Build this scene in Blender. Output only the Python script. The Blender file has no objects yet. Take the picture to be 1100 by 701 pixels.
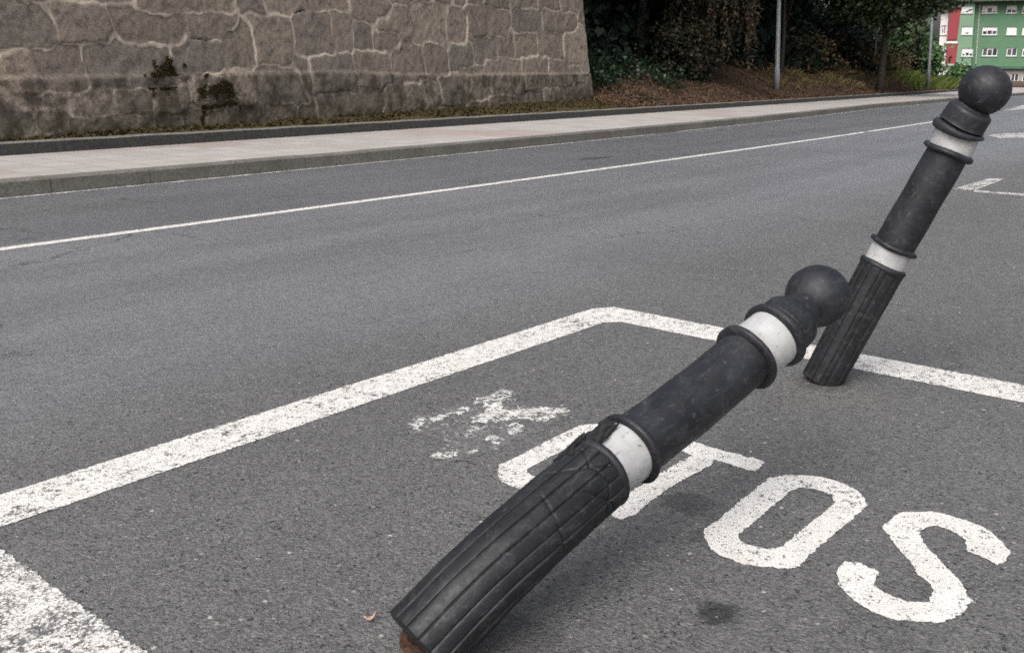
import bpy, bmesh, math, random
import numpy as np
from mathutils import Vector, Matrix, noise

R = math.radians
rng = np.random.default_rng(7)
random.seed(7)
scene = bpy.context.scene
col = scene.collection

# ------------------------------------------------------------------ camera survey
HC = 1.1
F = 1019.0
cx0, cy0 = 550.0, 350.5
def _n(v): return v / np.linalg.norm(v)
_v1 = np.array([-731 - cx0, 65.4 - cy0, F]); _v2 = np.array([1420 - cx0, 85.0 - cy0, F])
AX = _n(_v2)
BX = _n(_v1 - AX * (AX @ _v1))
NX = np.cross(AX, BX)
CAMP = np.array([0, 0, HC])
def ray(px, py):
    r = _n(np.array([px - cx0, py - cy0, F]))
    return np.array([r @ AX, r @ BX, r @ NX])
def ground(px, py, z=0.0):
    r = ray(px, py); return CAMP + r * ((z - HC) / r[2])
def at(px, py, d): return CAMP + ray(px, py) * d
def on_plane(px, py, p0, nrm):
    r = ray(px, py); return CAMP + r * (((p0 - CAMP) @ nrm) / (r @ nrm))

# ------------------------------------------------------------------ object helpers
RIGHT = _n(np.array([AX[0], BX[0], 0]))
KV = .055
UP = np.array([0, 0, 1]) - RIGHT*KV
def props(o, label=None, cat=None, group=None, kind=None):
    if label: o['label'] = label
    if cat: o['category'] = cat
    if group: o['group'] = group
    if kind: o['kind'] = kind
    return o
def empty(name, loc, label, cat, group=None):
    o = bpy.data.objects.new(name, None); col.objects.link(o); o.location = Vector(loc)
    o.empty_display_size = .2
    return props(o, label, cat, group)
def link(name, me, mat=None, parent=None, smooth=False):
    o = bpy.data.objects.new(name, me); col.objects.link(o)
    if mat: me.materials.append(mat)
    if parent:
        o.parent = parent
        o.matrix_parent_inverse = Matrix.Translation(parent_world(parent)).inverted()
    if smooth: me.polygons.foreach_set('use_smooth', [True] * len(me.polygons))
    return o
def parent_world(p):
    v = Vector(p.location)
    q = p.parent
    if q is None: return v
    return v if p.type != 'EMPTY' and q is None else Vector((0, 0, 0)) + (v if q is None else acc(p))
def acc(p):
    # meshes are written in world coordinates with zero location; only root empties carry a location
    while p.parent is not None: p = p.parent
    return Vector((0, 0, 0))
def child(name, me, mat, parent, smooth=False):
    """mesh in world coordinates under parent (whose chain has only a translated root)"""
    o = bpy.data.objects.new(name, me); col.objects.link(o)
    if mat: me.materials.append(mat)
    root = parent
    off = Vector((0, 0, 0))
    q = parent
    while q is not None:
        off += q.location; q = q.parent
    o.parent = parent
    o.location = -off
    if smooth: me.polygons.foreach_set('use_smooth', [True] * len(me.polygons))
    return o
def pydata(name, v, f):
    me = bpy.data.meshes.new(name)
    me.from_pydata([tuple(map(float, p)) for p in v], [], [tuple(map(int, q)) for q in f]); me.update()
    return me
def fastmesh(name, v, quads):
    me = bpy.data.meshes.new(name)
    v = np.asarray(v, np.float32); q = np.asarray(quads, np.int32)
    me.vertices.add(len(v)); me.vertices.foreach_set('co', v.ravel())
    n, k = q.shape
    me.loops.add(n * k); me.loops.foreach_set('vertex_index', q.ravel())
    me.polygons.add(n)
    me.polygons.foreach_set('loop_start', np.arange(n, dtype=np.int32) * k)
    me.polygons.foreach_set('loop_total', np.full(n, k, np.int32))
    me.update(calc_edges=True); me.validate()
    return me
class MB:
    def __init__(s): s.v = []; s.f = []
    def box(s, o, u, v, w):
        o, u, v, w = map(np.asarray, (o, u, v, w)); i = len(s.v)
        for c in (o, o+u, o+u+v, o+v, o+w, o+u+w, o+u+v+w, o+v+w): s.v.append(c)
        s.f += [(i, i+3, i+2, i+1), (i+4, i+5, i+6, i+7), (i, i+1, i+5, i+4), (i+1, i+2, i+6, i+5), (i+2, i+3, i+7, i+6), (i+3, i, i+4, i+7)]
    def quad(s, a, b, c, d):
        i = len(s.v); s.v += [a, b, c, d]; s.f.append((i, i+1, i+2, i+3))
    def tube(s, pts, rad, n=8, cap=True, seedv=0.0):
        pts = [np.asarray(p, float) for p in pts]
        base = len(s.v); up = np.array([.31, .17, .93])
        for k, p in enumerate(pts):
            t = _n(pts[min(k+1, len(pts)-1)] - pts[max(k-1, 0)])
            x = np.cross(up, t)
            if np.linalg.norm(x) < 1e-4: x = np.cross(np.array([1., 0, 0]), t)
            x = _n(x); y = np.cross(t, x)
            r = rad[k] if hasattr(rad, '__len__') else rad
            for j in range(n):
                a = 2 * math.pi * j / n
                rr = r * (1 + seedv * math.sin(3 * a + k))
                s.v.append(p + x * rr * math.cos(a) + y * rr * math.sin(a))
        for k in range(len(pts) - 1):
            for j in range(n):
                a = base + k*n + j; b = base + k*n + (j+1) % n
                s.f.append((a, b, b+n, a+n))
        if cap:
            s.f.append(tuple(base + j for j in reversed(range(n))))
            s.f.append(tuple(base + (len(pts)-1)*n + j for j in range(n)))
    def mesh(s, name):
        me = pydata(name, s.v, s.f); return me

# ------------------------------------------------------------------ material helpers
class NT:
    def __init__(s, name):
        s.m = bpy.data.materials.new(name); s.m.use_nodes = True
        s.t = s.m.node_tree; s.t.nodes.clear()
        s.out = s.t.nodes.new('ShaderNodeOutputMaterial')
    def n(s, typ, **kw):
        nd = s.t.nodes.new(typ)
        for k, v in kw.items(): setattr(nd, k, v)
        return nd
    def l(s, a, b): s.t.links.new(a, b)
    def set(s, sock, v):
        if isinstance(v, bpy.types.NodeSocket): s.l(v, sock)
        else: sock.default_value = v
    def pos(s): return s.n('ShaderNodeNewGeometry').outputs['Position']
    def noise(s, vec, scale, detail=4, rough=.55, dist=0):
        nd = s.n('ShaderNodeTexNoise'); s.l(vec, nd.inputs['Vector'])
        nd.inputs['Scale'].default_value = scale; nd.inputs['Detail'].default_value = detail
        nd.inputs['Roughness'].default_value = rough; nd.inputs['Distortion'].default_value = dist
        return nd.outputs['Fac']
    def voro(s, vec, scale, feature='F1', out='Distance', rnd=1.0):
        nd = s.n('ShaderNodeTexVoronoi'); nd.feature = feature; s.l(vec, nd.inputs['Vector'])
        nd.inputs['Scale'].default_value = scale; nd.inputs['Randomness'].default_value = rnd
        return nd.outputs[out]
    def math(s, op, a, b=0.0, c=0.0, clamp=False):
        nd = s.n('ShaderNodeMath', operation=op); nd.use_clamp = clamp
        s.set(nd.inputs[0], a); s.set(nd.inputs[1], b)
        if op in ('MULTIPLY_ADD', 'SMOOTH_MIN', 'COMPARE'): s.set(nd.inputs[2], c)
        return nd.outputs[0]
    def vmath(s, op, a, b=(0, 0, 0)):
        nd = s.n('ShaderNodeVectorMath', operation=op)
        s.set(nd.inputs[0], a)
        if op == 'SCALE': s.set(nd.inputs[3], b)
        else: s.set(nd.inputs[1], b)
        return nd.outputs[1] if op in ('LENGTH', 'DISTANCE') else nd.outputs[0]
    def ramp(s, v, lo, hi, a=0.0, b=1.0, smooth=True):
        nd = s.n('ShaderNodeMapRange'); nd.interpolation_type = 'SMOOTHSTEP' if smooth else 'LINEAR'
        s.set(nd.inputs['Value'], v); nd.inputs['From Min'].default_value = lo; nd.inputs['From Max'].default_value = hi
        nd.inputs['To Min'].default_value = a; nd.inputs['To Max'].default_value = b
        return nd.outputs['Result']
    def mix(s, f, a, b, mode='MIX'):
        nd = s.n('ShaderNodeMix', data_type='RGBA', blend_type=mode)
        s.set(nd.inputs[0], f)
        for k, v in ((6, a), (7, b)):
            if isinstance(v, (tuple, list)) and len(v) == 3: v = (*v, 1)
            s.set(nd.inputs[k], v)
        return nd.outputs[2]
    def sep(s, v):
        nd = s.n('ShaderNodeSeparateXYZ'); s.l(v, nd.inputs[0]); return nd.outputs
    def comb(s, x, y, z):
        nd = s.n('ShaderNodeCombineXYZ')
        for k, q in enumerate((x, y, z)): s.set(nd.inputs[k], q)
        return nd.outputs[0]
    def bump(s, h, strength=.5, dist=.01, normal=None):
        nd = s.n('ShaderNodeBump'); nd.inputs['Strength'].default_value = strength; nd.inputs['Distance'].default_value = dist
        s.l(h, nd.inputs['Height'])
        if normal: s.l(normal, nd.inputs['Normal'])
        return nd.outputs[0]
    def attr(s, name, out='Fac'):
        nd = s.n('ShaderNodeAttribute'); nd.attribute_name = name; return nd.outputs[out]
    def princ(s, color, rough=.7, normal=None, spec=.5, **kw):
        p = s.n('ShaderNodeBsdfPrincipled')
        if isinstance(color, (tuple, list)) and len(color) == 3: color = (*color, 1)
        s.set(p.inputs['Base Color'], color); s.set(p.inputs['Roughness'], rough)
        s.set(p.inputs['Specular IOR Level'], spec)
        if normal: s.l(normal, p.inputs['Normal'])
        for k, v in kw.items(): s.set(p.inputs[k.replace('_', ' ')], v)
        return p.outputs[0]
    def done(s, shader):
        s.l(shader, s.out.inputs['Surface']); return s.m

C_in = lambda x: 6.15 + .012*x + .0012*x*x           # centre line of the road
def K_in(x):                                         # kerb, road side
    x = np.asarray(x, float)
    return np.where(x < 33, 8.55 + .03*x + .0018*x*x, 11.5 + (x - 33) * .07)
PB_in = lambda x: 10.75 + .085*np.asarray(x, float) + .0003*np.asarray(x, float)**2   # back of the pavement
BAYY = ground(200, 469)[1]                           # outer edge of the bay line

# ---- asphalt (shared by the road and by the worn spots in the paint)
def asphalt_nodes(t):
    P = t.pos(); xyz = t.sep(P)
    x, y = xyz[0], xyz[1]
    big = t.noise(P, .55, 3); mid = t.noise(P, 5, 4); 
    warp = t.noise(P, 60, 2)
    cells = t.n('ShaderNodeTexVoronoi'); t.l(P, cells.inputs['Vector']); cells.inputs['Scale'].default_value = 150
    crgb = t.sep(cells.outputs['Color'])
    cells2 = t.n('ShaderNodeTexVoronoi'); t.l(P, cells2.inputs['Vector']); cells2.inputs['Scale'].default_value = 75
    c2 = t.sep(cells2.outputs['Color'])
    fine = t.noise(P, 210, 3, .6)
    grit = t.noise(P, 95, 3, .65)
    grit2 = t.noise(P, 38, 3, .65)
    g = t.math('ADD', t.math('MULTIPLY', crgb[0], .45), t.math('MULTIPLY', grit, .75))
    g = t.math('ADD', g, t.math('MULTIPLY', grit2, .45))
    g = t.math('ADD', g, t.math('MULTIPLY', mid, .22))
    tone = t.ramp(g, .45, 1.45, .062, .255, smooth=False)
    lane = t.ramp(y, float(BAYY) - .1, float(BAYY) + 1.0)
    # dark pits and bright chips
    pit = t.ramp(t.math('ADD', t.noise(P, 70, 2, .6), t.math('MULTIPLY', t.noise(P, 9, 2), .28)), .75, .88, 0, .8)
    tone = t.math('MULTIPLY', tone, t.math('SUBTRACT', 1.0, pit))
    cd = t.math('ADD', cells2.outputs['Distance'], t.math('MULTIPLY', t.math('SUBTRACT', t.noise(P, 190, 2), .5), .5))
    chip = t.math('MULTIPLY', t.ramp(c2[1], .97, .99), t.ramp(cd, .42, .22))
    chip2 = t.math('MULTIPLY', t.math('MULTIPLY', t.ramp(c2[2], .9975, .999), t.math('SUBTRACT', 1.0, lane)), t.ramp(cd, .5, .3))
    # the traffic lane is worn smoother than the bay
    tone = t.math('ADD', t.math('MULTIPLY', tone, t.math('SUBTRACT', 1.0, t.math('MULTIPLY', lane, .2))), t.math('MULTIPLY', lane, .040))
    tone = t.math('MULTIPLY', tone, t.math('MULTIPLY_ADD', lane, .16, .76))
    tone = t.math('MULTIPLY', tone, t.ramp(big, .3, .7, .93, 1.06))
    g3 = t.noise(P, 26, 6, .82)
    tone = t.math('MULTIPLY', tone, t.ramp(g3, .3, .7, .74, 1.28, smooth=False))
    g4 = t.noise(P, 120, 2, .6)
    tone = t.math('MULTIPLY', tone, t.ramp(g4, .3, .7, .82, 1.18, smooth=False))
    # wheel tracks / older patch along the road
    dc = t.math('SUBTRACT', y, t.math('ADD', 6.15, t.math('ADD', t.math('MULTIPLY', x, .012), t.math('MULTIPLY', t.math('MULTIPLY', x, x), .0012))))
    streak = t.noise(t.comb(t.math('MULTIPLY', x, .06), t.math('MULTIPLY', dc, 1.6), 0), 1.0, 4, .6)
    tone = t.math('MULTIPLY', tone, t.math('ADD', 1.0, t.math('MULTIPLY', lane, t.ramp(streak, .3, .7, -.10, .10))))
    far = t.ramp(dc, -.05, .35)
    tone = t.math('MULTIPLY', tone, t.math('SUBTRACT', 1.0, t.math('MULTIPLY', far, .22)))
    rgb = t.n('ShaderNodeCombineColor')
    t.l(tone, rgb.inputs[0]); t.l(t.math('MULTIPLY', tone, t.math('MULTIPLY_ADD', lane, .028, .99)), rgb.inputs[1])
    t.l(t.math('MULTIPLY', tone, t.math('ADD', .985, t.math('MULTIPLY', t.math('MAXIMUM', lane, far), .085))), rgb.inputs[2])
    c = rgb.outputs[0]
    c = t.mix(t.math('MULTIPLY', chip, t.math('SUBTRACT', 1.0, t.math('MULTIPLY', lane, .85))), c, (.29, .28, .265))
    c = t.mix(chip2, c, (.42, .40, .37))
    cv = t.vmath('ADD', P, t.vmath('SCALE', t.comb(t.noise(P, 3.1, 5, .7), t.noise(P, 3.7, 5, .7), 0), .55))
    cvd = t.voro(cv, .42, 'DISTANCE_TO_EDGE')
    ckm = t.math('MULTIPLY', t.ramp(cvd, .0032, .0012, 0, .7), t.ramp(t.noise(P, .8, 3, .6), .50, .60))
    c = t.mix(ckm, c, (.02, .02, .02))
    # oil stains
    for (px, py, rad, k) in ((772, 658, .06, .8), (735, 540, .085, .5), (752, 575, .05, .3), (640, 170, .16, .5), (560, 690, .12, .35)):
        q = ground(px, py)
        wob = t.math('MULTIPLY', t.math('SUBTRACT', t.noise(P, 26, 4, .65), .5), rad * 1.2)
        sx = .35 if py < 200 else 1.0
        d = t.vmath('LENGTH', t.comb(t.math('MULTIPLY', t.math('SUBTRACT', x, float(q[0])), sx), t.math('SUBTRACT', y, float(q[1])), 0))
        m = t.ramp(t.math('ADD', d, wob), rad * .45, rad * 1.05, k, 0)
        c = t.mix(m, c, (.012, .012, .012))
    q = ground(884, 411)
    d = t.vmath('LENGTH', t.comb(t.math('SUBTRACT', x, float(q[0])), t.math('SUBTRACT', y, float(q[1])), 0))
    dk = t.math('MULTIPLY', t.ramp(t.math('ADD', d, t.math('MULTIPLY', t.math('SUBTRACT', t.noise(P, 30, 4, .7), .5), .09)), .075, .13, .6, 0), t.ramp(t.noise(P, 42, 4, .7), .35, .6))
    # pale grit swept up by the second bollard's foot
    q = ground(885, 425)
    d = t.vmath('LENGTH', t.comb(t.math('SUBTRACT', x, float(q[0])), t.math('SUBTRACT', y, float(q[1])), 0))
    c = t.mix(t.math('MULTIPLY', t.ramp(d, .05, .3, .45, 0), t.ramp(t.noise(P, 30, 4), .35, .65)), c, (.17, .155, .13))
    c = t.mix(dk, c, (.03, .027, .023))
    h = t.math('ADD', t.math('MULTIPLY', cells.outputs['Distance'], -.5), t.math('ADD', t.math('MULTIPLY', grit, 1.6), t.math('MULTIPLY', fine, .7)))
    h = t.math('ADD', h, t.math('MULTIPLY', pit, -1.2))
    h = t.math('ADD', h, t.math('MULTIPLY', grit2, 1.3))
    h = t.math('MULTIPLY', h, t.math('SUBTRACT', 1.0, t.math('MULTIPLY', lane, .35)))
    nrm = t.bump(h, .9, .0055)
    return P, c, nrm, h, g
def m_asphalt():
    t = NT('asphalt'); P, c, nrm, h, g = asphalt_nodes(t)
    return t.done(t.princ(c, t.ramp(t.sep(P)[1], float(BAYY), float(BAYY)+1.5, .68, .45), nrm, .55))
def m_paint(name, wear, crack=0.0, dirt=.12):
    t = NT(name); P, c, nrm, h, g = asphalt_nodes(t)
    w = t.math('ADD', t.noise(P, 45, 5, .7), t.math('MULTIPLY', t.noise(P, 6, 3, .6), .55))
    w = t.math('ADD', w, t.math('MULTIPLY', t.noise(P, 130, 3, .6), .35))
    mask = t.ramp(w, 1.24 - wear, 1.31 - wear)      # 1 = paint gone
    pits = t.math('MULTIPLY', t.ramp(t.math('ADD', t.noise(P, 150, 3, .65), t.math('MULTIPLY', t.noise(P, 24, 3, .6), .35)), .86 - wear*.55, .92 - wear*.55), .9)
    mask = t.math('MAXIMUM', mask, pits)
    if crack:
        dv = t.vmath('ADD', P, t.vmath('SCALE', t.n('ShaderNodeTexNoise').outputs['Color'], 0.0))
        ve = t.voro(t.vmath('ADD', P, t.vmath('SCALE', t.comb(t.noise(P, 50, 3), t.noise(P, 61, 3), 0), .012)), 55, 'DISTANCE_TO_EDGE')
        ck = t.math('MULTIPLY', t.ramp(ve, .10, .03), t.ramp(t.noise(P, 14, 3), .42, .62))
        mask = t.math('MAXIMUM', mask, t.math('MULTIPLY', ck, crack))
    tint = t.noise(P, 11, 4, .6)
    pc = t.mix(t.ramp(tint, .3, .75), (.70, .685, .655), (.60, .585, .555))
    pc = t.mix(t.math('MULTIPLY', t.ramp(t.noise(P, 160, 3, .65), .52, .72), dirt * 2.2), pc, (.22, .205, .18))
    pc = t.mix(t.math('MULTIPLY', t.ramp(t.noise(P, 2.2, 3), .5, .75), .10), pc, (.62, .53, .42))
    colr = t.mix(mask, pc, c)
    hh = t.math('ADD', t.math('MULTIPLY', h, .55), t.math('MULTIPLY', mask, -.5))
    return t.done(t.princ(colr, .68, t.bump(hh, .6, .004), .4))
M = {}
M['asphalt'] = m_asphalt()
M['paint'] = m_paint('road_paint', .16)
M['paint_worn'] = m_paint('road_paint_worn', .21)
M['paint_chipped'] = m_paint('road_paint_chipped', .26, 1.0, .2)
M['paint_ghost'] = m_paint('road_paint_ghost', .27)
M['paint_far'] = m_paint('road_paint_lines', .19)
M['paint_faint'] = m_paint('road_paint_faint', .30)

def simple(name, c1, c2, scale, rough=.8, bump=.3, bdist=.01, spec=.4, detail=6, c3=None, s3=1.5):
    t = NT(name); P = t.pos()
    n1 = t.noise(P, scale, detail, .62)
    c = t.mix(t.ramp(n1, .35, .68), c1, c2)
    if c3: c = t.mix(t.ramp(t.noise(P, s3, 4, .6), .5, .66), c, c3)
    return t.done(t.princ(c, rough, t.bump(n1, bump, bdist), spec))

def m_leaf(name, cols, rough=.5, trans=.25, spec=.35):
    t = NT(name)
    g = t.n('ShaderNodeNewGeometry').outputs['Random Per Island']
    cr = t.n('ShaderNodeValToRGB'); t.l(g, cr.inputs[0])
    e = cr.color_ramp.elements
    for k, c in enumerate(cols):
        pos_ = k / max(1, len(cols) - 1)
        if k < 2: e[k].position = pos_; e[k].color = (*c, 1)
        else:
            q = e.new(pos_); q.color = (*c, 1)
    # make sure ordering is right for >2 colours
    if len(cols) > 2:
        while len(e) > 1: e.remove(e[-1])
        e[0].position = 0; e[0].color = (*cols[0], 1)
        for k in range(1, len(cols)):
            q = e.new(k / (len(cols) - 1)); q.color = (*cols[k], 1)
    p = t.princ(cr.outputs[0], rough, None, spec)
    if trans:
        tr = t.n('ShaderNodeBsdfTranslucent'); t.l(cr.outputs[0], tr.inputs[0])
        mx = t.n('ShaderNodeMixShader'); mx.inputs[0].default_value = trans
        t.l(p, mx.inputs[1]); t.l(tr.outputs[0], mx.inputs[2]); p = mx.outputs[0]
    return t.done(p)
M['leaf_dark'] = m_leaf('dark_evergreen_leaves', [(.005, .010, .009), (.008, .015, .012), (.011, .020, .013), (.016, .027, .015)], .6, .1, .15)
M['leaf_tree'] = m_leaf('roadside_tree_leaves', [(.014, .026, .013), (.026, .05, .02), (.05, .08, .03), (.08, .11, .05)], .5, .15)
M['leaf_ivy'] = m_leaf('ivy_leaves', [(.007, .017, .009), (.012, .030, .014), (.022, .044, .020)], .45, .15)
M['leaf_bush'] = m_leaf('creeper_leaves', [(.014, .018, .014), (.026, .032, .022), (.04, .046, .03), (.03, .022, .016), (.05, .036, .024)], .6, .15, .2)
M['leaf_hedge'] = m_leaf('hedge_leaves', [(.04, .09, .035), (.07, .14, .05), (.12, .2, .07)], .5, .2)
M['dead'] = m_leaf('dead_creeper', [(.03, .023, .016), (.045, .036, .024), (.085, .062, .042), (.035, .034, .022)], .8, 0, .1)
M['drygrass'] = m_leaf('dry_grass', [(.10, .072, .036), (.19, .14, .07), (.14, .12, .055), (.08, .062, .032)], .8, .15, .1)
M['thicket'] = m_leaf('dry_thicket', [(.035, .028, .018), (.065, .048, .028), (.11, .082, .046), (.05, .05, .026)], .85, .1, .1)
M['greengrass'] = m_leaf('green_grass', [(.06, .09, .025), (.09, .13, .03), (.13, .14, .05)], .7, .2, .1)
M['litter'] = m_leaf('leaf_litter', [(.045, .028, .019), (.085, .052, .033), (.14, .08, .047), (.07, .05, .038)], .85, 0, .1)
M['moss'] = m_leaf('moss_tufts', [(.035, .031, .015), (.055, .047, .022), (.075, .062, .03), (.06, .042, .026)], .9, 0, .05)
M['wallmoss'] = m_leaf('wall_moss', [(.030, .025, .013), (.048, .039, .018), (.07, .058, .027)], .95, 0, .05)
M['bark'] = simple('bark', (.02, .017, .014), (.05, .043, .036), 14, .9, .8, .03)
M['bark_pale'] = simple('pale_bark', (.09, .085, .075), (.15, .14, .125), 14, .9, .5, .02)
M['soil'] = simple('bank_soil', (.045, .030, .021), (.095, .062, .042), 6, .95, .9, .05, .1, 8, (.022, .02, .014), 1.2)
M['verge'] = simple('mossy_verge', (.05, .042, .022), (.085, .066, .034), 18, .95, .8, .02, .1, 6, (.055, .055, .02), 3)
M['plinth'] = simple('dark_kerbstone', (.035, .034, .034), (.07, .067, .064), 25, .85, .4, .006, .3, 6, (.055, .055, .04), 4)
M['coping'] = simple('pale_concrete_edge', (.13, .125, .11), (.20, .19, .17), 18, .9, .3, .006)
M['galv'] = simple('galvanised_steel', (.13, .142, .15), (.18, .19, .20), 8, .5, .05, .003, .5)
M['rust'] = simple('rusty_steel', (.035, .02, .014), (.10, .05, .03), 60, .9, .7, .003, .2, 6, (.05, .045, .04), 30)
M['concrete_far'] = simple('far_concrete', (.3, .29, .27), (.36, .35, .33), 2, .9, .1)

def m_kerb():
    t = NT('granite_kerb'); P = t.pos()
    n1 = t.noise(P, 40, 5, .7); n2 = t.noise(P, 2.5, 4, .6)
    c = t.mix(t.ramp(n1, .3, .7), (.10, .094, .084), (.22, .21, .19))
    c = t.mix(t.ramp(n2, .45, .7, 0, .55), c, (.10, .088, .07))
    g = t.n('ShaderNodeNewGeometry').outputs['Random Per Island']
    c = t.mix(t.math('MULTIPLY', g, .25), c, (.07, .065, .06))
    return t.done(t.princ(c, .85, t.bump(n1, .4, .006), .3))
M['kerb'] = m_kerb()
def m_pavement():
    t = NT('pavement_tiles'); uv = t.n('ShaderNodeUVMap').outputs[0]; P = t.pos()
    br = t.n('ShaderNodeTexBrick'); t.l(uv, br.inputs['Vector'])
    br.inputs['Color1'].default_value = (.41, .395, .38, 1); br.inputs['Color2'].default_value = (.34, .325, .31, 1)
    br.inputs['Mortar'].default_value = (.18, .165, .15, 1)
    br.inputs['Scale'].default_value = 1; br.inputs['Mortar Size'].default_value = .006
    br.inputs['Brick Width'].default_value = .4; br.inputs['Row Height'].default_value = .4; br.offset = 0.0
    # reddish bands of tiles
    u = t.sep(uv)
    band = t.noise(t.comb(t.math('SNAP', u[0], .4), t.math('SNAP', u[1], .4), 0), .33, 2, .5)
    c = t.mix(t.ramp(band, .54, .60, 0, .55), br.outputs['Color'], (.31, .235, .205))
    n1 = t.noise(P, 3, 6, .65); n2 = t.noise(P, 60, 4, .7)
    c = t.mix(t.ramp(n1, .4, .75, 0, .35), c, (.33, .30, .27))
    c = t.mix(t.ramp(n2, .45, .75, 0, .4), c, (.2, .185, .17))
    return t.done(t.princ(c, .85, t.bump(n2, .2, .004), .3))
M['pavement'] = m_pavement()

# ------------------------------------------------------------------ ground, road, pavement
def strip(name, L, Rr, xs, zl, zr, mat, nlat=1, kind='structure', uv=False, parent=None, zfun=None, jitter=0):
    v = []; f = []; s = 0; us = []
    px = None
    for i, x in enumerate(xs):
        a = np.array([x, float(L(x)), 0]); b = np.array([x, float(Rr(x)), 0])
        if px is not None: s += np.linalg.norm(a - px)
        px = a
        for k in range(nlat + 1):
            q = k / nlat; p = a * (1-q) + b * q; z = (zl(x) if callable(zl) else zl) * (1-q) + (zr(x) if callable(zr) else zr) * q
            if zfun: z += zfun(x, p[1], q)
            v.append((p[0], p[1], z)); us.append((s, np.linalg.norm(b - a) * q))
    m = nlat + 1
    for i in range(len(xs) - 1):
        for k in range(nlat):
            a = i*m + k; f.append((a, a+m, a+m+1, a+1))
    me = pydata(name, v, f)
    if sum(p.normal.z for p in me.polygons) < 0: me.flip_normals()
    if uv:
        l = me.uv_layers.new(name='UVMap')
        for lp in me.loops: l.data[lp.index].uv = us[lp.vertex_index]
    o = link(name, me, mat, None, nlat > 1)
    if kind: o['kind'] = kind
    return o
v = [(-500, -700, -.03), (900, -700, -.03), (900, 700, -.03), (-500, 700, -.03)]
g0 = link('ground', pydata('ground', v, [(0, 1, 2, 3)]), M['soil']); g0['kind'] = 'structure'
xs = np.concatenate([np.arange(-14, 45, .5), np.arange(45, 171, 3.0)])
NEARK = -0.75
road = strip('road', K_in, lambda x: NEARK if x < 60 else NEARK - (x-60)*.35, xs, 0, 0, M['asphalt'])
# far kerb in separate granite stones with tight joints
def kerb_stones(name, fun, x0, x1, length, w, h, side):
    mb = []; v = []; f = []
    x = x0
    while x < x1:
        xe = x + length - .008
        a = np.array([x, float(fun(x)), 0]); b = np.array([xe, float(fun(xe)), 0])
        t = _n(b - a); nn = np.array([-t[1], t[0], 0]) * side
        prof = [(0, -.02), (.006, h - .02), (.022, h - .003), (w, h), (w, -.02)]
        dz = random.uniform(-.003, .003)
        i = len(v)
        for p in (a, b):
            for (o_, z_) in prof: v.append(p + nn * o_ + np.array([0, 0, z_ + (dz if z_ > 0 else 0)]))
        m = len(prof)
        for k in range(m - 1):
            q = (i+k, i+m+k, i+m+k+1, i+k+1); f.append(q if side < 0 else q[::-1])
        f.append(tuple(range(i, i+m)) if side > 0 else tuple(reversed(range(i, i+m))))
        f.append(tuple(reversed(range(i+m, i+2*m))) if side > 0 else tuple(range(i+m, i+2*m)))
        x += length
    me = pydata(name, v, f)
    o = link(name, me, M['kerb']); o['kind'] = 'structure'; return o
kerb_stones('kerb', K_in, -14, 96, 1.0, .16, .145, 1)
xp = np.concatenate([np.arange(-14, 45, .5), np.arange(45, 97, 2.0)])
strip('pavement', lambda x: K_in(x) + .155, lambda x: PB_in(x), xp, .141, .147, M['pavement'], 6, uv=True)
kerb_stones('near_kerb', lambda x: NEARK, -14, 60, 1.0, .16, .13, -1)
strip('near_pavement', lambda x: NEARK - .155, lambda x: NEARK - 2.8, xs[xs < 60], .127, .13, M['pavement'], 2, uv=True)
# dark kerbstone that holds the verge
def ledge(name, x0, x1):
    v = []; f = []
    X = np.arange(x0, x1, .5); n = 5
    for x in X:
        y = float(PB_in(x)); j = .006 * math.sin(x * 3.1) + .005 * math.sin(x * 7.7)
        fade = 1.0 if x < 60 else max(0.35, 1 - (x - 60) / 40)
        for (o_, z_) in ((0.001, .10), (.012, .255 * fade + .02), (.03, .268 * fade + .02), (.16, .270 * fade + .02), (.18, .15)):
            v.append((x, y + o_ + j, z_ + .004 * math.sin(x * 5)))
    for i in range(len(X) - 1):
        for k in range(n - 1): f.append((i*n+k, (i+1)*n+k, (i+1)*n+k+1, i*n+k+1))
    me = pydata(name, v, f); me.flip_normals()
    me.materials.append(M['plinth']); me.materials.append(M['coping'])
    for i, p in enumerate(me.polygons): p.material_index = 1 if i % (n-1) in (1, 2) else 0
    o = link(name, me); o['kind'] = 'structure'; return o
ledge('verge_kerb', -14, 92)

# wall line in plan
WX = np.array([-14, 4.77, 20.83]); WY = np.array([9.92, 11.515, 14.51]); WZ = np.array([.27, .30, .42])
wall_y = lambda x: float(np.interp(x, WX, WY)); wall_z = lambda x: float(np.interp(x, WX, WZ))
strip('verge', lambda x: PB_in(x) + .15, lambda x: wall_y(x) + .12, np.arange(-14, 20.9, .3), .262, lambda x: wall_z(x) + .01, M['verge'], 6,
      zfun=lambda x, y, q: .022 * noise.noise(Vector((x*2.5, y*2.5, 0))) * min(1, q*4))

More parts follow.
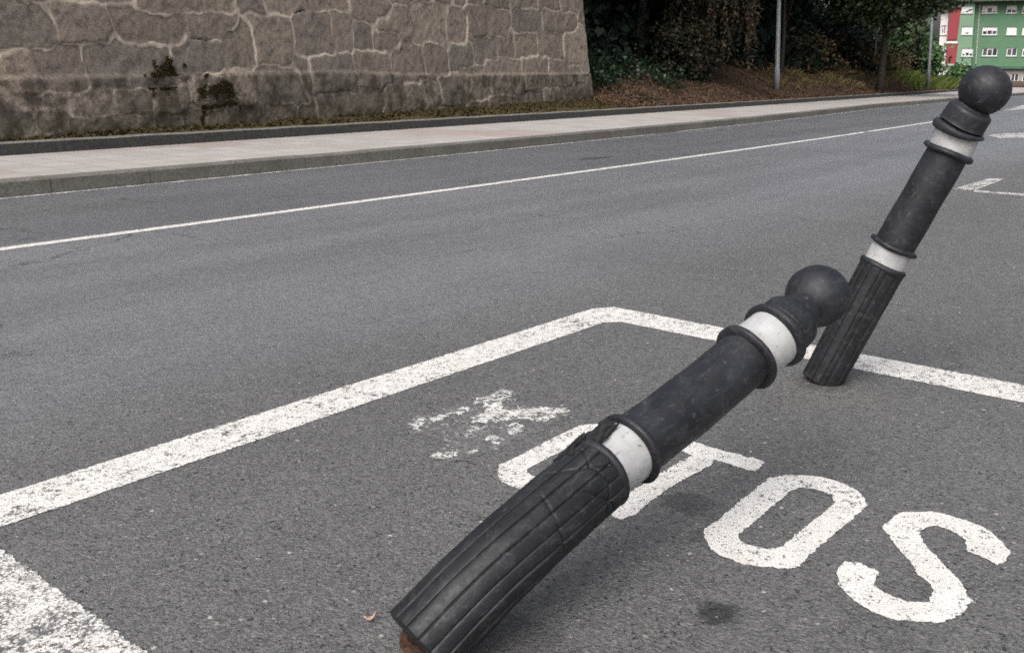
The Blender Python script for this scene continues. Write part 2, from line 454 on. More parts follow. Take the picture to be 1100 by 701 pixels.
# ------------------------------------------------------------------ road markings (parts of the road, 3-4 mm sheets)
def marking(name, poly, mat, z=.002, label=None, jit=.004, step=.006, closed_holes=None):
    """polygon in plan (Nx2) with slightly ragged edges; holes as further loops"""
    bm = bmesh.new()
    loops = [poly] + (closed_holes or [])
    edges = []
    for lp in loops:
        pts = []
        for k in range(len(lp)):
            a = np.array(lp[k][:2], float); b = np.array(lp[(k+1) % len(lp)][:2], float)
            d = np.linalg.norm(b - a); n = max(1, min(900, int(d / step)))
            nn = np.array([-(b-a)[1], (b-a)[0]]) / max(d, 1e-6)
            for i in range(n):
                p = a + (b - a) * i / n
                pv = Vector((p[0]*45, p[1]*45, 3.3))
                w = jit * (.7 * noise.noise(pv) + .8 * noise.noise(pv * 2.7) + .5 * noise.noise(pv * 6.1))
                pts.append(p + nn * w)
        vs = [bm.verts.new((p[0], p[1], z)) for p in pts]
        edges += [bm.edges.new((vs[i], vs[(i+1) % len(vs)])) for i in range(len(vs))]
    bmesh.ops.triangle_fill(bm, use_beauty=True, use_dissolve=False, edges=edges)
    bm.normal_update()
    for fc in bm.faces:
        if fc.normal.z < 0: fc.normal_flip()
    me = bpy.data.meshes.new(name); bm.to_mesh(me); bm.free()
    o = child(name, me, mat, road)
    if label: o['label'] = label
    return o
G = lambda pts: [ground(px, py)[:2] for px, py in pts]
LW = .19
yo = float(BAYY); yi = yo - LW
xf_o = float(ground(1000, 395)[0]); 
# far edge line of the bay: outer and inner edges
fo = [ground(649, 329), ground(758, 348.5), ground(919, 378), ground(1100, 414)]
fi = [ground(657, 345.5), ground(747, 362), ground(912, 394.5), ground(1100, 431.5)]
xfo = float(np.mean([p[0] for p in fo])); xfi = float(np.mean([p[0] for p in fi]))
xn = float(np.mean([ground(0, 589)[0], ground(155, 700)[0]]))
marking('bay_line', [(-3.0, yo), (xfo - .10, yo), (xfo, yo - .06), (xfo, -.55), (xfi, -.55), (xfi, yi - .06), (xfi - .06, yi), (-3.0, yi)], M['paint_worn'],
        label='long white bay outline turning the far corner', jit=.005)
marking('bay_divider', [(xn, yi - .03), (xn, -.55), (xn - .34, -.55), (xn - .34, yi - .03)], M['paint_chipped'], label='wide chipped white line at the near end of the bay', jit=.009)
def curve_line(name, fun, w, x0, x1, mat, label, breaks=()):
    X = list(np.arange(x0, x1, .5)); segs = []
    cuts = [x0] + [q for b in breaks for q in b] + [x1]
    for i in range(0, len(cuts), 2):
        xa, xb = cuts[i], cuts[i+1]
        X = list(np.arange(xa, xb, .5)) + [xb]
        poly = [(x, float(fun(x)) + w/2) for x in X] + [(x, float(fun(x)) - w/2) for x in reversed(X)]
        marking(name, poly, mat, label=label, jit=.006, step=.06)
curve_line('centre_line', C_in, .10, -14, 60, M['paint_far'], 'thin solid white line along the middle of the road', ((19.3, 19.55),))
curve_line('gutter_line', lambda x: K_in(x) - .045, .065, -14, 45, M['paint_faint'], 'thin pale line in the gutter beside the kerb', ((15.6, 16.6),))
marking('far_bay_mark', G([(1022, 203.5), (1063, 191.5), (1079, 192.5), (1046, 205)]), M['paint_faint'], label='short oblique white bar beyond the bay')
marking('far_bay_mark', G([(1043, 204), (1046, 206.2), (1100, 210.5), (1180, 217.5), (1180, 215.5), (1100, 208.2)]), M['paint_faint'], label='thin white line beyond the oblique bar')
marking('far_bay_mark', G([(1060, 145.5), (1080, 143.2), (1180, 141.5), (1180, 146.8), (1100, 148.2), (1074, 148.6)]), M['paint_faint'], label='faint white bar far along the right side')
marking('far_bay_mark', G([(1068, 119.5), (1090, 115.5), (1120, 112.5), (1120, 114.5), (1092, 118)]), M['paint_faint'], label='faint white dash near the horizon', step=.1)

# the word MOTOS, read from the photograph's right side
S_poly = [(x/4.673+880, y/4.673+530) for x, y in [(315,170),(400,97),(470,93),(550,92),(640,105),(710,127),(790,155),(850,188),(900,228),(945,275),(960,297),(935,335),(890,362),(858,335),(740,293),(738,240),(700,208),(640,178),(590,163),(545,167),(512,187),(500,210),(525,250),(575,305),(640,375),(700,430),(735,495),(768,540),(730,580),(700,615),(650,635),(590,650),(520,645),(430,640),(340,625),(260,590),(180,540),(120,492),(95,450),(98,420),(85,388),(130,342),(210,350),(250,372),(307,393),(282,430),(275,460),(310,490),(370,520),(440,542),(500,550),(550,545),(558,510),(575,490),(550,450),(500,410),(450,340),(390,265)]]
O_out = [(x/5.39+740, y/5.39+490) for x, y in [(80,432),(180,360),(290,265),(390,185),(470,125),(560,112),(660,110),(760,122),(860,148),(930,175),(990,210),(1020,245),(1025,290),(985,330),(900,400),(810,475),(740,535),(690,580),(640,635),(590,650),(520,650),(430,640),(340,632),(250,603),(165,568),(110,515),(92,470)]]
O_in = [(x/5.39+740, y/5.39+490) for x, y in [(283,460),(330,420),(430,335),(530,250),(605,190),(640,183),(720,190),(790,208),(830,235),(848,265),(790,320),(710,380),(640,440),(580,490),(520,530),(470,538),(400,530),(330,508),(290,485)]]
T_poly = [(x/5.39+640, y/5.39+440) for x, y in [(545,180),(640,212),(740,240),(840,262),(885,285),(905,278),(983,305),(925,358),(880,350),(780,318),(690,290),(668,320),(560,378),(450,440),(340,515),(230,605),(150,638),(60,605),(100,560),(165,500),(280,430),(390,360),(480,305),(560,265),(480,235)]]
marking('letter', G(S_poly), M['paint'], label='white capital S, last letter of the painted word', jit=.006)
marking('letter', G(O_out), M['paint'], label='white capital O beside the S', jit=.006, closed_holes=[G(O_in)])
marking('letter', G(T_poly), M['paint'], label='white capital T partly under the fallen bollard', jit=.006)
# first O: same letter shifted along the word (behind the bollard)
dO = ground(536, 500)[:2] - ground(O_out[0][0], O_out[0][1])[:2]
dO2 = dO + np.array([-.0, .0])
sc = lambda P0: [(p[0] + dO2[0], p[1] + dO2[1]) for p in P0]
marking('letter', sc(G(O_out)), M['paint_worn'], label='worn white capital O crossed by the fallen bollard', jit=.004, closed_holes=[sc(G(O_in))])
# what is left of the M: broken flakes of paint
zz = lambda L: [(x/3.667+420, y/3.667+400) for x, y in L]
M_bits = [
 ([(318,125),(330,108),(360,96),(395,92),(415,78),(440,68),(472,70),(478,88),(455,110),(442,122),(440,142),(470,150),(530,146),(600,138),(660,142),(708,148),(700,160),(640,164),(640,182),(600,196),(545,190),(520,182),(470,190),(420,195),(370,200),(318,196),(330,175),(365,160),(372,138),(366,122)], 'paint_ghost2'),
 ([(462,222),(478,198),(505,195),(520,210),(548,226),(500,236),(470,246)], 'paint_ghost2'),
 ([(372,262),(395,248),(420,252),(455,268),(430,280),(405,288),(385,278)], 'paint_ghost2'),
 ([(158,190),(180,172),(232,158),(238,168),(205,182),(170,198)], 'paint_ghost2'),
 ([(258,158),(270,140),(290,134),(318,146),(300,158),(270,168)], 'paint_ghost2'),
 ([(86,205),(100,182),(122,178),(130,195),(112,220),(96,225)], 'paint_ghost'),
 ([(280,322),(300,308),(352,302),(350,314),(310,326)], 'paint_ghost'),
 ([(150,322),(175,312),(260,316),(262,332),(200,340),(160,340)], 'paint_ghost'),
]
M['paint_ghost2'] = m_paint('road_paint_flaking', .275, .5)
# one broken letter, one object
bmv = []; 
def merge_marking(name, polys, mat, label):
    bm = bmesh.new()
    for lp in polys:
        pts = []
        for k in range(len(lp)):
            a = np.array(lp[k]); b = np.array(lp[(k+1) % len(lp)]); d = np.linalg.norm(b-a); n = max(1, int(d/.006))
            for i in range(n):
                p = a + (b-a)*i/n; pv = Vector((p[0]*70, p[1]*70, 1.7)); nn = np.array([-(b-a)[1], (b-a)[0]])/max(d, 1e-6)
                pts.append(p + nn * .013 * (noise.noise(pv) + .7*noise.noise(pv*2.6)))
        vs = [bm.verts.new((p[0], p[1], .002)) for p in pts]
        e = [bm.edges.new((vs[i], vs[(i+1) % len(vs)])) for i in range(len(vs))]
        bmesh.ops.triangle_fill(bm, use_beauty=True, use_dissolve=False, edges=e)
    bm.normal_update()
    for fc in bm.faces:
        if fc.normal.z < 0: fc.normal_flip()
    me = bpy.data.meshes.new(name); bm.to_mesh(me); bm.free()
    o = child(name, me, mat, road); o['label'] = label; return o
merge_marking('letter', [[tuple(p) for p in G(zz(L))] for L, m_ in M_bits], M['paint_ghost2'], 'scraped remains of the first letter, a white capital M')

M['paint_smear'] = m_paint('road_paint_smear', .43)
_gh = child('letter', bpy.data.objects['letter.004'].data.copy(), None, road) if False else None
marking('scuffed_paint', G(zz([(60,235),(100,170),(330,108),(450,56),(492,80),(500,132),(718,140),(690,180),(560,240),(450,292),(350,322),(255,350),(160,340),(230,270)])), M['paint_smear'], z=.0012, label='faint scuffed paint left round the first letter', jit=.02, step=.01)

# ------------------------------------------------------------------ bollards
def rubber(name, c_lo, c_hi, scuff, dust):
    t = NT(name); P = t.pos(); ob = t.n('ShaderNodeTexCoord').outputs['Object']
    n1 = t.noise(ob, 9, 5, .6); n2 = t.noise(ob, 55, 5, .7); n3 = t.noise(ob, 240, 3, .6)
    st = t.noise(t.vmath('MULTIPLY', ob, (1, 1, 1)), 22, 4, .7, 1.5)
    c = t.mix(t.ramp(n1, .35, .7), c_lo, c_hi)
    c = t.mix(t.ramp(st, .60, .74, 0, scuff), c, (.085, .085, .088))
    c = t.mix(t.ramp(n2, .58, .78, 0, dust), c, (.12, .11, .095))
    c = t.mix(t.ramp(n3, .74, .80, 0, .5), c, (.2, .19, .17))
    scr = t.noise(t.vmath('MULTIPLY', ob, (7, 26, 26)), 1.6, 5, .7, .6)
    c = t.mix(t.ramp(scr, .50, .72, 0, .55), c, (.050, .052, .058))
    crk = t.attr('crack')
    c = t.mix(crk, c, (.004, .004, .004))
    r = t.ramp(n2, .3, .7, .44, .66)
    h = t.math('ADD', t.math('MULTIPLY', n2, .7), t.math('MULTIPLY', n3, .5))
    return t.done(t.princ(c, r, t.bump(h, .35, .0022), .42))
M['rubber'] = rubber('black_rubber', (.0085, .0095, .0125), (.019, .0208, .0258), .85, .4)
M['rubber_flute'] = rubber('black_rubber_fluted', (.007, .0077, .0095), (.0145, .0155, .0188), .75, .4)
def m_band():
    t = NT('reflective_band'); ob = t.n('ShaderNodeTexCoord').outputs['Object']
    n1 = t.noise(ob, 14, 5, .65); n2 = t.noise(ob, 90, 4, .7); n3 = t.noise(ob, 38, 3, .7, 1)
    c = t.mix(t.ramp(n1, .35, .7), (.44, .445, .45), (.33, .333, .335))
    c = t.mix(t.ramp(t.noise(ob, 6, 4, .6, .8), .5, .7, 0, .5), c, (.30, .285, .255))
    c = t.mix(t.ramp(n2, .6, .75, 0, .3), c, (.3, .29, .28))
    sc_ = t.noise(t.vmath('MULTIPLY', ob, (9, 60, 60)), 1.5, 4, .7, .5)
    c = t.mix(t.ramp(sc_, .60, .68, 0, .6), c, (.14, .135, .125))
    c = t.mix(t.ramp(n3, .67, .70, 0, .85), c, (.06, .06, .06))
    return t.done(t.princ(c, .38, t.bump(n1, .12, .003), .5))
M['band'] = m_band()
M['torn'] = simple('torn_rubber', (.008, .008, .009), (.022, .022, .024), 60, .7, .6, .003, .3)

class Axis:
    """smooth centre line through points, with a frame and arc length"""
    def __init__(s, pts):
        P0 = [np.asarray(p, float) for p in pts]
        P0 = [2*P0[0]-P0[1]] + P0 + [2*P0[-1]-P0[-2]]
        out = []; s.knot = []
        for i in range(1, len(P0) - 2):
            s.knot.append(len(out))
            for k in range(40):
                t = k/40; a, b, c, d = P0[i-1], P0[i], P0[i+1], P0[i+2]
                out.append(.5*((2*b)+(-a+c)*t+(2*a-5*b+4*c-d)*t*t+(-a+3*b-3*c+d)*t**3))
        s.knot.append(len(out)); out.append(P0[-2])
        s.p = np.array(out); s.s = np.concatenate([[0], np.cumsum(np.linalg.norm(np.diff(s.p, axis=0), axis=1))])
        s.ks = s.s[s.knot]
    def frame(s, q):
        p = np.array([np.interp(q, s.s, s.p[:, k]) for k in range(3)])
        if q > s.s[-1]: p = s.p[-1] + _n(s.p[-1]-s.p[-2])*(q - s.s[-1])
        e = .02; f = lambda r: np.array([np.interp(np.clip(r, 0, s.s[-1]), s.s, s.p[:, k]) for k in range(3)])
        t = _n(f(min(q+e, s.s[-1])) - f(max(min(q, s.s[-1])-e, 0)))
        # reference direction: towards the camera side, kept perpendicular
        ref = np.array([-.8, -.6, .1]); x = _n(ref - t*(t @ ref)); y = np.cross(t, x)
        return p, t, x, y
def revolve(axis, prof, nseg, rfun=None, crack=None, closed=False):
    """prof: list of (s, r). returns mesh around the axis"""
    v = np.zeros((len(prof), nseg, 3)); ca = np.zeros((len(prof), nseg))
    th = np.linspace(0, 2*math.pi, nseg, endpoint=False)
    for i, (q, r) in enumerate(prof):
        p, t, x, y = axis.frame(q)
        rr = np.full(nseg, r)
        dq = np.zeros(nseg)
        if rfun is not None: rr, ca[i], dq = rfun(q, r, th)
        v[i] = p + np.outer(rr*np.cos(th), x) + np.outer(rr*np.sin(th), y) + np.outer(dq, t)
    n, m = len(prof), nseg
    idx = np.arange(n*m).reshape(n, m)
    quads = np.stack([idx[:-1], np.roll(idx, -1, 1)[:-1], np.roll(idx, -1, 1)[1:], idx[1:]], -1).reshape(-1, 4)
    V = v.reshape(-1, 3)
    me = fastmesh('rev', V, quads)
    bm = bmesh.new(); bm.from_mesh(me); bm.verts.ensure_lookup_table()
    for row, flip in ((0, True), (n-1, False)):
        vs = [bm.verts[int(k)] for k in idx[row]]
        try: bm.faces.new(vs[::-1] if flip else vs)
        except Exception: pass
    bmesh.ops.recalc_face_normals(bm, faces=bm.faces)
    bm.to_mesh(me); bm.free()
    a = me.attributes.new('crack', 'FLOAT', 'POINT'); a.data.foreach_set('value', ca.ravel().astype(np.float32))
    return me
def dense(pr, n):
    pr = np.array(pr, float); out = []
    for i in range(len(pr)-1):
        for k in range(n): out.append(tuple(pr[i] + (pr[i+1]-pr[i])*k/n))
    out.append(tuple(pr[-1])); return out
def roundring(q0, q1, r_in, r_out, n=10):
    out = [(q0, r_in)]; c = (q0+q1)/2; h = (q1-q0)/2
    for k in range(n+1):
        a = math.pi*k/n; e = .75
        out.append((c - h*math.copysign(abs(math.cos(a))**e, math.cos(a)), r_in + (r_out-r_in)*max(0, math.sin(a))**e))
    out.append((q1, r_in)); return out
def seg_dist(qx, qy, poly):
    best = np.full(np.broadcast(qx, qy).shape, 9e9)
    for (x0, y0), (x1, y1) in zip(poly[:-1], poly[1:]):
        dx, dy = x1-x0, y1-y0; L = dx*dx+dy*dy+1e-12
        t = np.clip(((qx-x0)*dx+(qy-y0)*dy)/L, 0, 1)
        best = np.minimum(best, np.hypot(qx-(x0+t*dx), qy-(y0+t*dy)))
    return best
def bollard(pts, knots, label, damaged, seed, loc, scale_r=1.0, r_flute=(.074, .081)):
    """knots: indexes into pts for flute_end, band_end, tube_end, band2_end, ball"""
    ax = Axis(pts); ks = ax.ks
    s1, s2, s3, s4, sb = [ks[k] for k in knots]
    root = empty('bent_bollard', loc, label, 'bollard', 'rubber bollards at the motorcycle bay')
    rs = np.random.default_rng(seed); T = scale_r
    tube_r = .0695*T; ph = rs.uniform(0, 6.28)
    # ---- fluted lower sleeve
    NF = 15
    offs = np.sort((np.arange(NF) + rs.uniform(-.22, .22, NF)) / NF * 2*math.pi)
    cracks = []
    if damaged:
        cracks = [[(-.07, .345), (-.02, .33), (.05, .318)], [(-.10, .50), (-.05, .47), (.0, .485), (.05, .45), (.09, .46)], [(-.08, .56), (-.03, .52), (.03, .545)], [(.05, .46), (.055, .50), (.07, .55)], [(-.06, .52), (-.01, .535), (.06, .53)],
                  [(-.11, .40), (-.07, .44), (-.03, .50), (0.0, .56)], [(-.02, .42), (.04, .47), (.10, .49), (.16, .475)], [(.06, .41), (.10, .43), (.15, .46)],
                  [(-.13, .30), (-.125, .42), (-.10, .55)]]
    def flute(q, r, th):
        d = (th[:, None] - offs[None, :]) % (2*math.pi)
        k = np.argmin(d, 1); width = (np.roll(offs, -1) - offs) % (2*math.pi)
        u = d[np.arange(len(th)), k] / width[k]                     # 0..1 across a facet
        ang = u * width[k] * r
        wob = .0005*np.sin(q*23 + k*1.7) + .0004*np.sin(q*51 + k*.7)
        step = (k * 7919 % 5) / 5 * .0030 - .0022*(u - .5)*((k % 3) - 1)
        rr = r - .0022 + .0012*np.sin(np.pi*u)**.5 + step
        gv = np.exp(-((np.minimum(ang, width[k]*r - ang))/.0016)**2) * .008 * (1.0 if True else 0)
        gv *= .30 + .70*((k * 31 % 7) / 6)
        rr = rr - gv
        rr = rr + wob
        rr += .0010*np.sin(2*th + q*4 + ph)
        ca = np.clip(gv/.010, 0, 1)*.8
        if damaged:
            tt = ((th + math.pi) % (2*math.pi) - math.pi) * r
            for c in cracks:
                dd = seg_dist(tt, np.full_like(tt, q), c)
                g = np.exp(-(dd/.0017)**2); rr -= .004*g; ca = np.maximum(ca, g)
        return rr, np.clip(ca, 0, 1), np.zeros_like(th)
    q0 = 0.0
    pr = [(q0, r_flute[0]*T*.80), (q0 + .0005, r_flute[0]*T*.97)] + [(q0 + .002 + (s1-.006-q0)*k/150, (r_flute[0] + (r_flute[1]-r_flute[0])*k/150)*T) for k in range(151)]
    child('fluted_sleeve', revolve(ax, pr, 360, flute), M['rubber_flute'], root, True)
    # ---- rings, bands, sleeve
    def lump(amp, f=5, tear=None):
        p1, p2 = rs.uniform(0, 6.28, 2)
        def fn(q, r, th):
            rr = r*(1 + amp*np.sin(2*th+p1) + amp*.6*np.sin(f*th+p2+q*30))
            dq = .0015*np.sin(3*th+p2)
            if tear:
                c, wdt, dep = tear
                dth = (th - c + math.pi) % (2*math.pi) - math.pi
                w = np.exp(-(dth/wdt)**2)
                rr = rr - dep*w*(.6+.4*np.sin(th*23+q*200)) ; dq = dq + .008*w*np.sin(th*17+2)
            return rr, np.zeros_like(th), dq
        return fn
    tear = (math.pi*.5+.95, .5, .010) if damaged else None
    child('collar_ring', revolve(ax, roundring(s1-.010, s1+.016, .060*T, .0845*T), 96, lump(.012, 5, tear)), M['rubber'], root, True)
    b1 = dense([(s1+.006, .071*T), (s2-.004, .0715*T)], 8)
    band = child('reflective_band', revolve(ax, b1, 128, lump(.008)), M['band'], root, True)
    child('collar_ring', revolve(ax, roundring(s2-.013, s2+.009, .060*T, .0855*T), 96, lump(.014, 5, tear)), M['rubber'], root, True)
    tb = dense([(s2, tube_r*1.02), ((s2+s3)/2, tube_r*(1.03 if damaged else 1.0)), (s3, tube_r)], 40)
    def tubefn(q, r, th):
        rr = r*(1 + .010*np.sin(2*th+ph) + .003*np.sin(3*th + q*9)) + .0006*np.sin(q*37+2*th)
        ca = np.zeros_like(th)
        if damaged:
            tt = ((th + math.pi) % (2*math.pi) - math.pi) * r
            for c in ([(-.10, s2+.03), (-.105, s2+.15), (-.085, s3-.05)], [(-.035, s2+.14), (-.06, s2+.26), (-.065, s3-.03)]):
                dd = seg_dist(tt, np.full_like(tt, q), c); rr = rr + .0022*np.exp(-(dd/.007)**2)
        return rr, ca, np.zeros_like(th)
    child('middle_sleeve', revolve(ax, tb, 160, tubefn), M['rubber'], root, True)
    child('collar_ring', revolve(ax, roundring(s3-.010, s3+.014, .060*T, .0875*T), 96, lump(.01)), M['rubber'], root, True)
    b2 = dense([(s3+.006, .0725*T), (s4-.002, .073*T)], 8)
    child('reflective_band', revolve(ax, b2, 128, lump(.006)), M['band'], root, True)
    # ---- cap with flared rim, shoulder and neck
    cap = roundring(s4-.013, s4+.011, .060*T, .0885*T)[:-1]
    L = sb - s4; rb = .0815
    cap += [(s4+.016, .079*T), (s4+.022, .0765*T), (s4+.05, .0755*T), (s4+.066, .0745*T), (s4+.073, .071*T), (s4+.079, .062), (s4+.086, .055), (sb-rb*.80, .0505), (sb-rb*.66, .050)]
    child('cap', revolve(ax, dense(cap, 3), 128, lump(.008)), M['rubber'], root, True)
    bl = [(sb + rb*.98*math.cos(math.pi*(1-k/40)), max(.0012, rb*math.sin(math.pi*k/40))) for k in range(0, 41)]
    def ballfn(q, r, th):
        rr = r*(1 + .008*np.sin(2*th + 1) + .006*np.sin(5*th + q*60)); ca = np.zeros_like(th)
        if damaged:
            x = r*np.cos(th); y = r*np.sin(th)
            tt = ((th + math.pi) % (2*math.pi) - math.pi) * rb
            dd = seg_dist(tt, np.full_like(tt, q), [(-.150, sb+.000), (-.135, sb+.015), (-.118, sb+.006), (-.105, sb+.026), (-.122, sb+.036), (-.14, sb+.024)])
            g = np.exp(-(dd/.003)**2); rr = rr - .004*g*(r > .02); ca = np.clip(g, 0, 1)*(r > .02)
        else:
            tt = ((th + math.pi) % (2*math.pi) - math.pi) * rb
            dd = seg_dist(tt, np.full_like(tt, q), [(-.12, sb+.0), (-.09, sb+.03), (-.06, sb+.02)])
            g = np.exp(-(dd/.004)**2); rr = rr - .002*g; ca = np.clip(g, 0, .5)
        return rr, ca, np.zeros_like(th)
    child('knob', revolve(ax, bl, 120, ballfn), M['rubber'], root, True)
    if damaged:
        # torn rubber flaps hanging over the lower band and collar
        mb = MB()
        def flap(th0, q_a, q_b, w, lift, n=9, hang=.0):
            strip_ = []
            for k in range(n):
                u = k/(n-1); q = q_a + (q_b-q_a)*u
                p, t, x, y = ax.frame(q)
                th = th0 + .10*math.sin(u*5+th0*3)
                ww = w*(1 - .75*u**1.5)*(1 + .35*math.sin(u*17+th0*9))
                rr = (.083 + lift*u)*T
                d = lambda a: p + x*rr*math.cos(a) + y*rr*math.sin(a)
                dn = lambda a: p + x*(rr-.006)*math.cos(a) + y*(rr-.006)*math.sin(a)
                aw = ww/.08
                strip_.append((d(th-aw), d(th+aw), dn(th+aw), dn(th-aw)))
            i = len(mb.v)
            for s_ in strip_: mb.v.extend(s_)
            for k in range(n-1):
                for j in range(4):
                    a = i+4*k+j; b = i+4*k+(j+1) % 4; mb.f.append((a, b, b+4, a+4))
            mb.f.append((i+3, i+2, i+1, i)); e = i+4*(n-1); mb.f.append((e, e+1, e+2, e+3))
        for a in TEARS: flap(*a)
        nt_, nq = 60, 14; i = len(mb.v); sa, sbb = s1, s2
        for a in range(nt_):
            th = -2.6 + 1.72*a/(nt_-1)
            ext = (sbb-sa)*np.interp(th, [-2.6, -1.5, -1.32, -1.12, -.95, -.88], [.95, .9, .74, .70, .25, .03]) + .007*math.sin(th*37) + .005*math.sin(th*71+1)
            for k in range(nq):
                u = k/(nq-1); q = sa - .012 + (ext + .012)*u
                p, t, x, y = ax.frame(q); rr = (.0775 + .004*math.sin(th*29+u*4)*u + .003*u*u + .002*math.sin(u*19+th*13))*T
                mb.v.append(p + x*rr*math.cos(th) + y*rr*math.sin(th))
        for a in range(nt_-1):
            for k in range(nq-1): b_ = i + a*nq + k; mb.f.append((b_, b_+nq, b_+nq+1, b_+1))
        me = mb.mesh('torn_flap'); bm = bmesh.new(); bm.from_mesh(me); bmesh.ops.recalc_face_normals(bm, faces=bm.faces); bm.to_mesh(me); bm.free()
        child('torn_flap', me, M['torn'], root, False)['label'] = 'ragged torn rubber flaps over the lower white band'
    return root, ax
TEARS = []
def make_tears(sa, sb_):
    th = -2.0
    return [(-2.05, sa-.05, sa+.05, .020, .003), (-1.75, sa-.07, sa+.03, .013, .006), (-2.35, sa-.04, sb_-.004, .022, .004),
            (-1.45, sa-.05, sa+.008, .009, .008), (-2.1, sb_+.018, sb_-.016, .014, .008), (-2.4, sb_+.016, sb_-.02, .012, .008)]
# second bollard: straight, leaning to the right
b2pts = [(3.335, 1.247, -.004), at(948, 287, 3.66), at(960.5, 264, 3.65), at(1018.5, 164, 3.63), at(1030, 139, 3.62), at(1058, 97, 3.6)]
p0, p1 = np.array(b2pts[0]), np.array(b2pts[-1]); 
bollard(b2pts, (1, 2, 3, 4, 5), 'black rubber bollard with two white bands leaning right, standing on the far bay line', False, 3, (3.335, 1.247, 0))
# first bollard: knocked down, bent, cracked
b1pts = [at(450, 692, 1.90), at(541, 599, 1.93), at(642, 509, 2.07), at(678, 481.5, 2.127), at(742, 433, 2.25), at(801, 384, 2.375), at(832, 360, 2.435), at(878, 318, 2.565)]
_ax = Axis(b1pts); TEARS = make_tears(_ax.ks[2], _ax.ks[3])
root1, ax1 = bollard(b1pts, (2, 3, 5, 6, 7), 'black rubber bollard knocked almost flat, fluted base cracked and bent, across the painted word', True, 5, (*b1pts[0][:2], 0), 1.0, (.081, .0805))
# rusty anchor left in the road under the sleeve
mb = MB(); q = ground(447, 695); p_, t_, x_, y_ = ax1.frame(.05)
mb.tube([q + np.array([.03, 0, -.02]), q + np.array([.03, 0, .010])], .056, 28, seedv=.03)
mb.tube([q + np.array([.03, 0, .0]), q + np.array([.04, -.005, .05]), .5*(q+p_) + np.array([.02, 0, .02]), p_], [.040, .04, .04, .04], 20, seedv=.02)
child('anchor_stub', mb.mesh('anchor_stub'), M['rust'], root1, True)['label'] = 'rusty steel anchor stub in the asphalt'

# fallen leaf beside the first bollard
def leaf_mesh(name, c, ang, L, W, curl):
    v = []; f = []; n = 9
    d = np.array([math.cos(ang), math.sin(ang), 0]); e = np.array([-d[1], d[0], 0])
    for k in range(n):
        u = k/(n-1); w = W*math.sin(math.pi*u**.8)**.8*.5 + .0006; z = .006 + curl*(u-.4)**2
        for s_ in (-1, 0, 1): v.append(c + d*L*(u-.5) + e*w*s_ + np.array([0, 0, z + abs(s_)*w*.35]))
    for k in range(n-1):
        for j in range(2): a = 3*k+j; f.append((a, a+3, a+4, a+1))
    return pydata(name, v, f)
t = NT('autumn_leaf'); P = t.pos()
M['autumn'] = t.done(t.princ(t.mix(t.ramp(t.noise(P, 90, 3), .4, .6), (.50, .27, .19), (.62, .50, .38)), .6))
q = ground(398, 667)
lf = link('fallen_leaf', leaf_mesh('fallen_leaf', q, -.75, .024, .011, .05), M['autumn'], None, True)
sol = lf.modifiers.new('thick', 'SOLIDIFY'); sol.thickness = .0008
props(lf, 'small orange fallen leaf on the asphalt beside the knocked-down bollard', 'leaf')
# loose grit and a wisp of weed near the foot of the bollards
def grit(name, centre, spread, n, r0, r1, mat):
    v = []; f = []
    for k in range(n):
        c = np.array([centre[0] + rng.normal(0, spread), centre[1] + rng.normal(0, spread), 0]); r = rng.uniform(r0, r1)
        i = len(v); dirs = [(1,0,0),(0,1,0),(-1,0,0),(0,-1,0),(0,0,1),(0,0,-.6)]
        for d in dirs: v.append(c + np.array(d)*r*rng.uniform(.6, 1.2) + np.array([0, 0, r*.45]))
        for a, b, c_ in ((0,1,4),(1,2,4),(2,3,4),(3,0,4),(1,0,5),(2,1,5),(3,2,5),(0,3,5)): f.append((i+a, i+b, i+c_))
    o = link(name, pydata(name, v, f), mat); o['kind'] = 'stuff'; return o
M['gritm'] = m_leaf('loose_grit', [(.05, .048, .045), (.08, .076, .072), (.12, .115, .105), (.2, .19, .175)], .9, 0, .3)
v_all = grit('gravel', ground(640, 600), .75, 900, .0012, .0042, M['gritm'])
props(v_all, 'loose grit scattered over the asphalt of the bay', 'grit')

